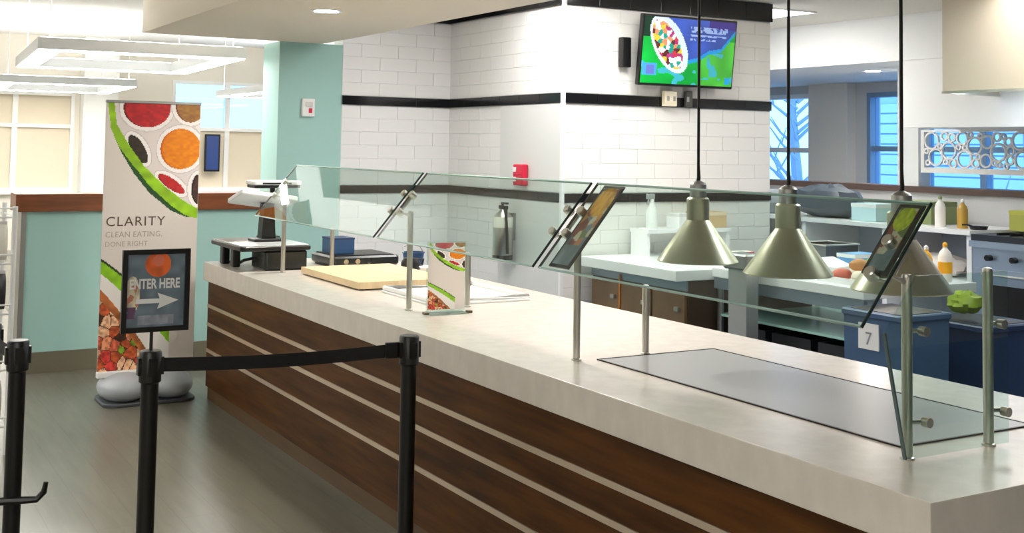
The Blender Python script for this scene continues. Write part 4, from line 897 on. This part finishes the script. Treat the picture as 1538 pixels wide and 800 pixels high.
carton('green_tray', 8.50, 5.75, 1.072, 0.30, 0.62, 0.17, mat('yellow_green', (176, 178, 84), 0.5), 'yellow-green tub on the range under the circle screen', 'tub', tape=mat('yellow_green_lid', (190, 188, 84), 0.5))
for k, y in enumerate((5.58, 5.46, 5.34)):
    o = thing('tall_canister', ['first of three white canisters right of the yellow-green tub', 'middle one of the three white canisters on the range', 'white canister at the right edge, last of three'][k], 'canister', (8.62, y, 1.072), group='canisters on the range')
    MB().cyl(0.048, 0, 0.19, 18).build('body', WPL, o); MB().lathe([(0.05, 0.19), (0.05, 0.205), (0.02, 0.212), (0, 0.212)], 18).build('lid', STEELD, o)
bottle(8.36, 6.72, 1.07, 0.045, 0.25, mat('amber', (190, 150, 60), 0.3), WPL, 'amber bottle on the back counter near the range')
bottle(8.32, 6.92, 1.07, 0.045, 0.27, mat('bottle_white', (240, 236, 228)), GRN, 'white bottle with olive cap on the back counter')
o = thing('frying_pan', 'black frying pan on the near end of the back counter', 'pan', (8.36, 6.56, 1.07))
lump('folded_towel', 8.40, 6.98, 0.65, (0.2, 0.25, 0.10), mat('towel', (236, 230, 222), 0.9), 'white towel on the open shelf under the back counter', 'towel', 6)
MB().lathe([(0, 0), (0.065, 0), (0.08, 0.03), (0.075, 0.03), (0.06, 0.005), (0, 0.005)], 24).build('pan_body', BLACK, o)
MB().tube([(-0.07, 0, 0.028), (-0.15, 0.0, 0.045), (-0.2, 0, 0.045)], 0.008, 6).build('handle', BLACK, o)

# ------------------------------------------------------------------ wire snack rack at the left edge
o = thing('wire_rack', 'white wire snack rack at the left edge of the picture', 'rack', (0.315, 6.9, 0))
RW = mat('white_wire', (228, 230, 230), 0.35)
for x, y in ((0, 0), (0.58, 0), (0, 0.45), (0.58, 0.45)): MB().cyl(0.014, 0, 1.33, 10, (x, y, 0)).build('post', RW, o)
for z in (0.15, 0.45, 0.75, 1.02, 1.27):
    m = MB(); m.tube([(0, 0, z), (0.58, 0, z), (0.58, 0.45, z), (0, 0.45, z)], 0.006, 6, True)
    for k in range(1, 10): m.tube([(0.058 * k, 0, z), (0.058 * k, 0.45, z)], 0.0025, 4)
    m.build('shelf', RW, o)
    MB().tube([(0, -0.012, z + 0.05), (0.58, -0.012, z + 0.05)], 0.005, 6).build('guard_rail', RW, o)
cols = [(96, 96, 90), (226, 226, 220), (40, 40, 42), (160, 160, 150), (210, 206, 196)]
nm = ['grey', 'white', 'black', 'stone grey', 'cream']
tier = {0.15: 'bottom shelf', 0.45: 'second shelf', 0.75: 'third shelf', 1.02: 'fourth shelf'}
for z in (0.15, 0.45, 0.75, 1.02):
    for k, x in enumerate((0.12, 0.31, 0.50)):
        ci = (k + int(z * 7)) % 5; t = thing('snack_bag', nm[ci] + ' snack bag on the ' + tier[z] + ' of the wire rack, ' + ('left', 'middle', 'right')[k], 'snack bag', (0.315 + x, 7.05, z + 0.008), group='snack bags on the wire rack')
        vs = []; N = 8
        b = MB(); rows = [(0.0, 0.062, 0.004), (0.02, 0.066, 0.03), (0.10, 0.068, 0.045), (0.17, 0.066, 0.03), (0.195, 0.062, 0.004)]
        for zz, hx, hy in rows: vs += [(hx * math.cos(2 * PI * i / N), hy * math.sin(2 * PI * i / N), zz) for i in range(N)]
        b.add(vs, [(j * N + i, j * N + (i + 1) % N, (j + 1) * N + (i + 1) % N, (j + 1) * N + i) for j in range(4) for i in range(N)] + [tuple(range(N - 1, -1, -1)), tuple(range(4 * N, 5 * N))], True)
        b.build('bag', mat('bag_%d' % ci, cols[ci], 0.3), t); MB().box(-0.062, -0.003, 0.195, 0.062, 0.003, 0.212).build('seal', mat('bag_seal', (200, 200, 200), 0.3), t)
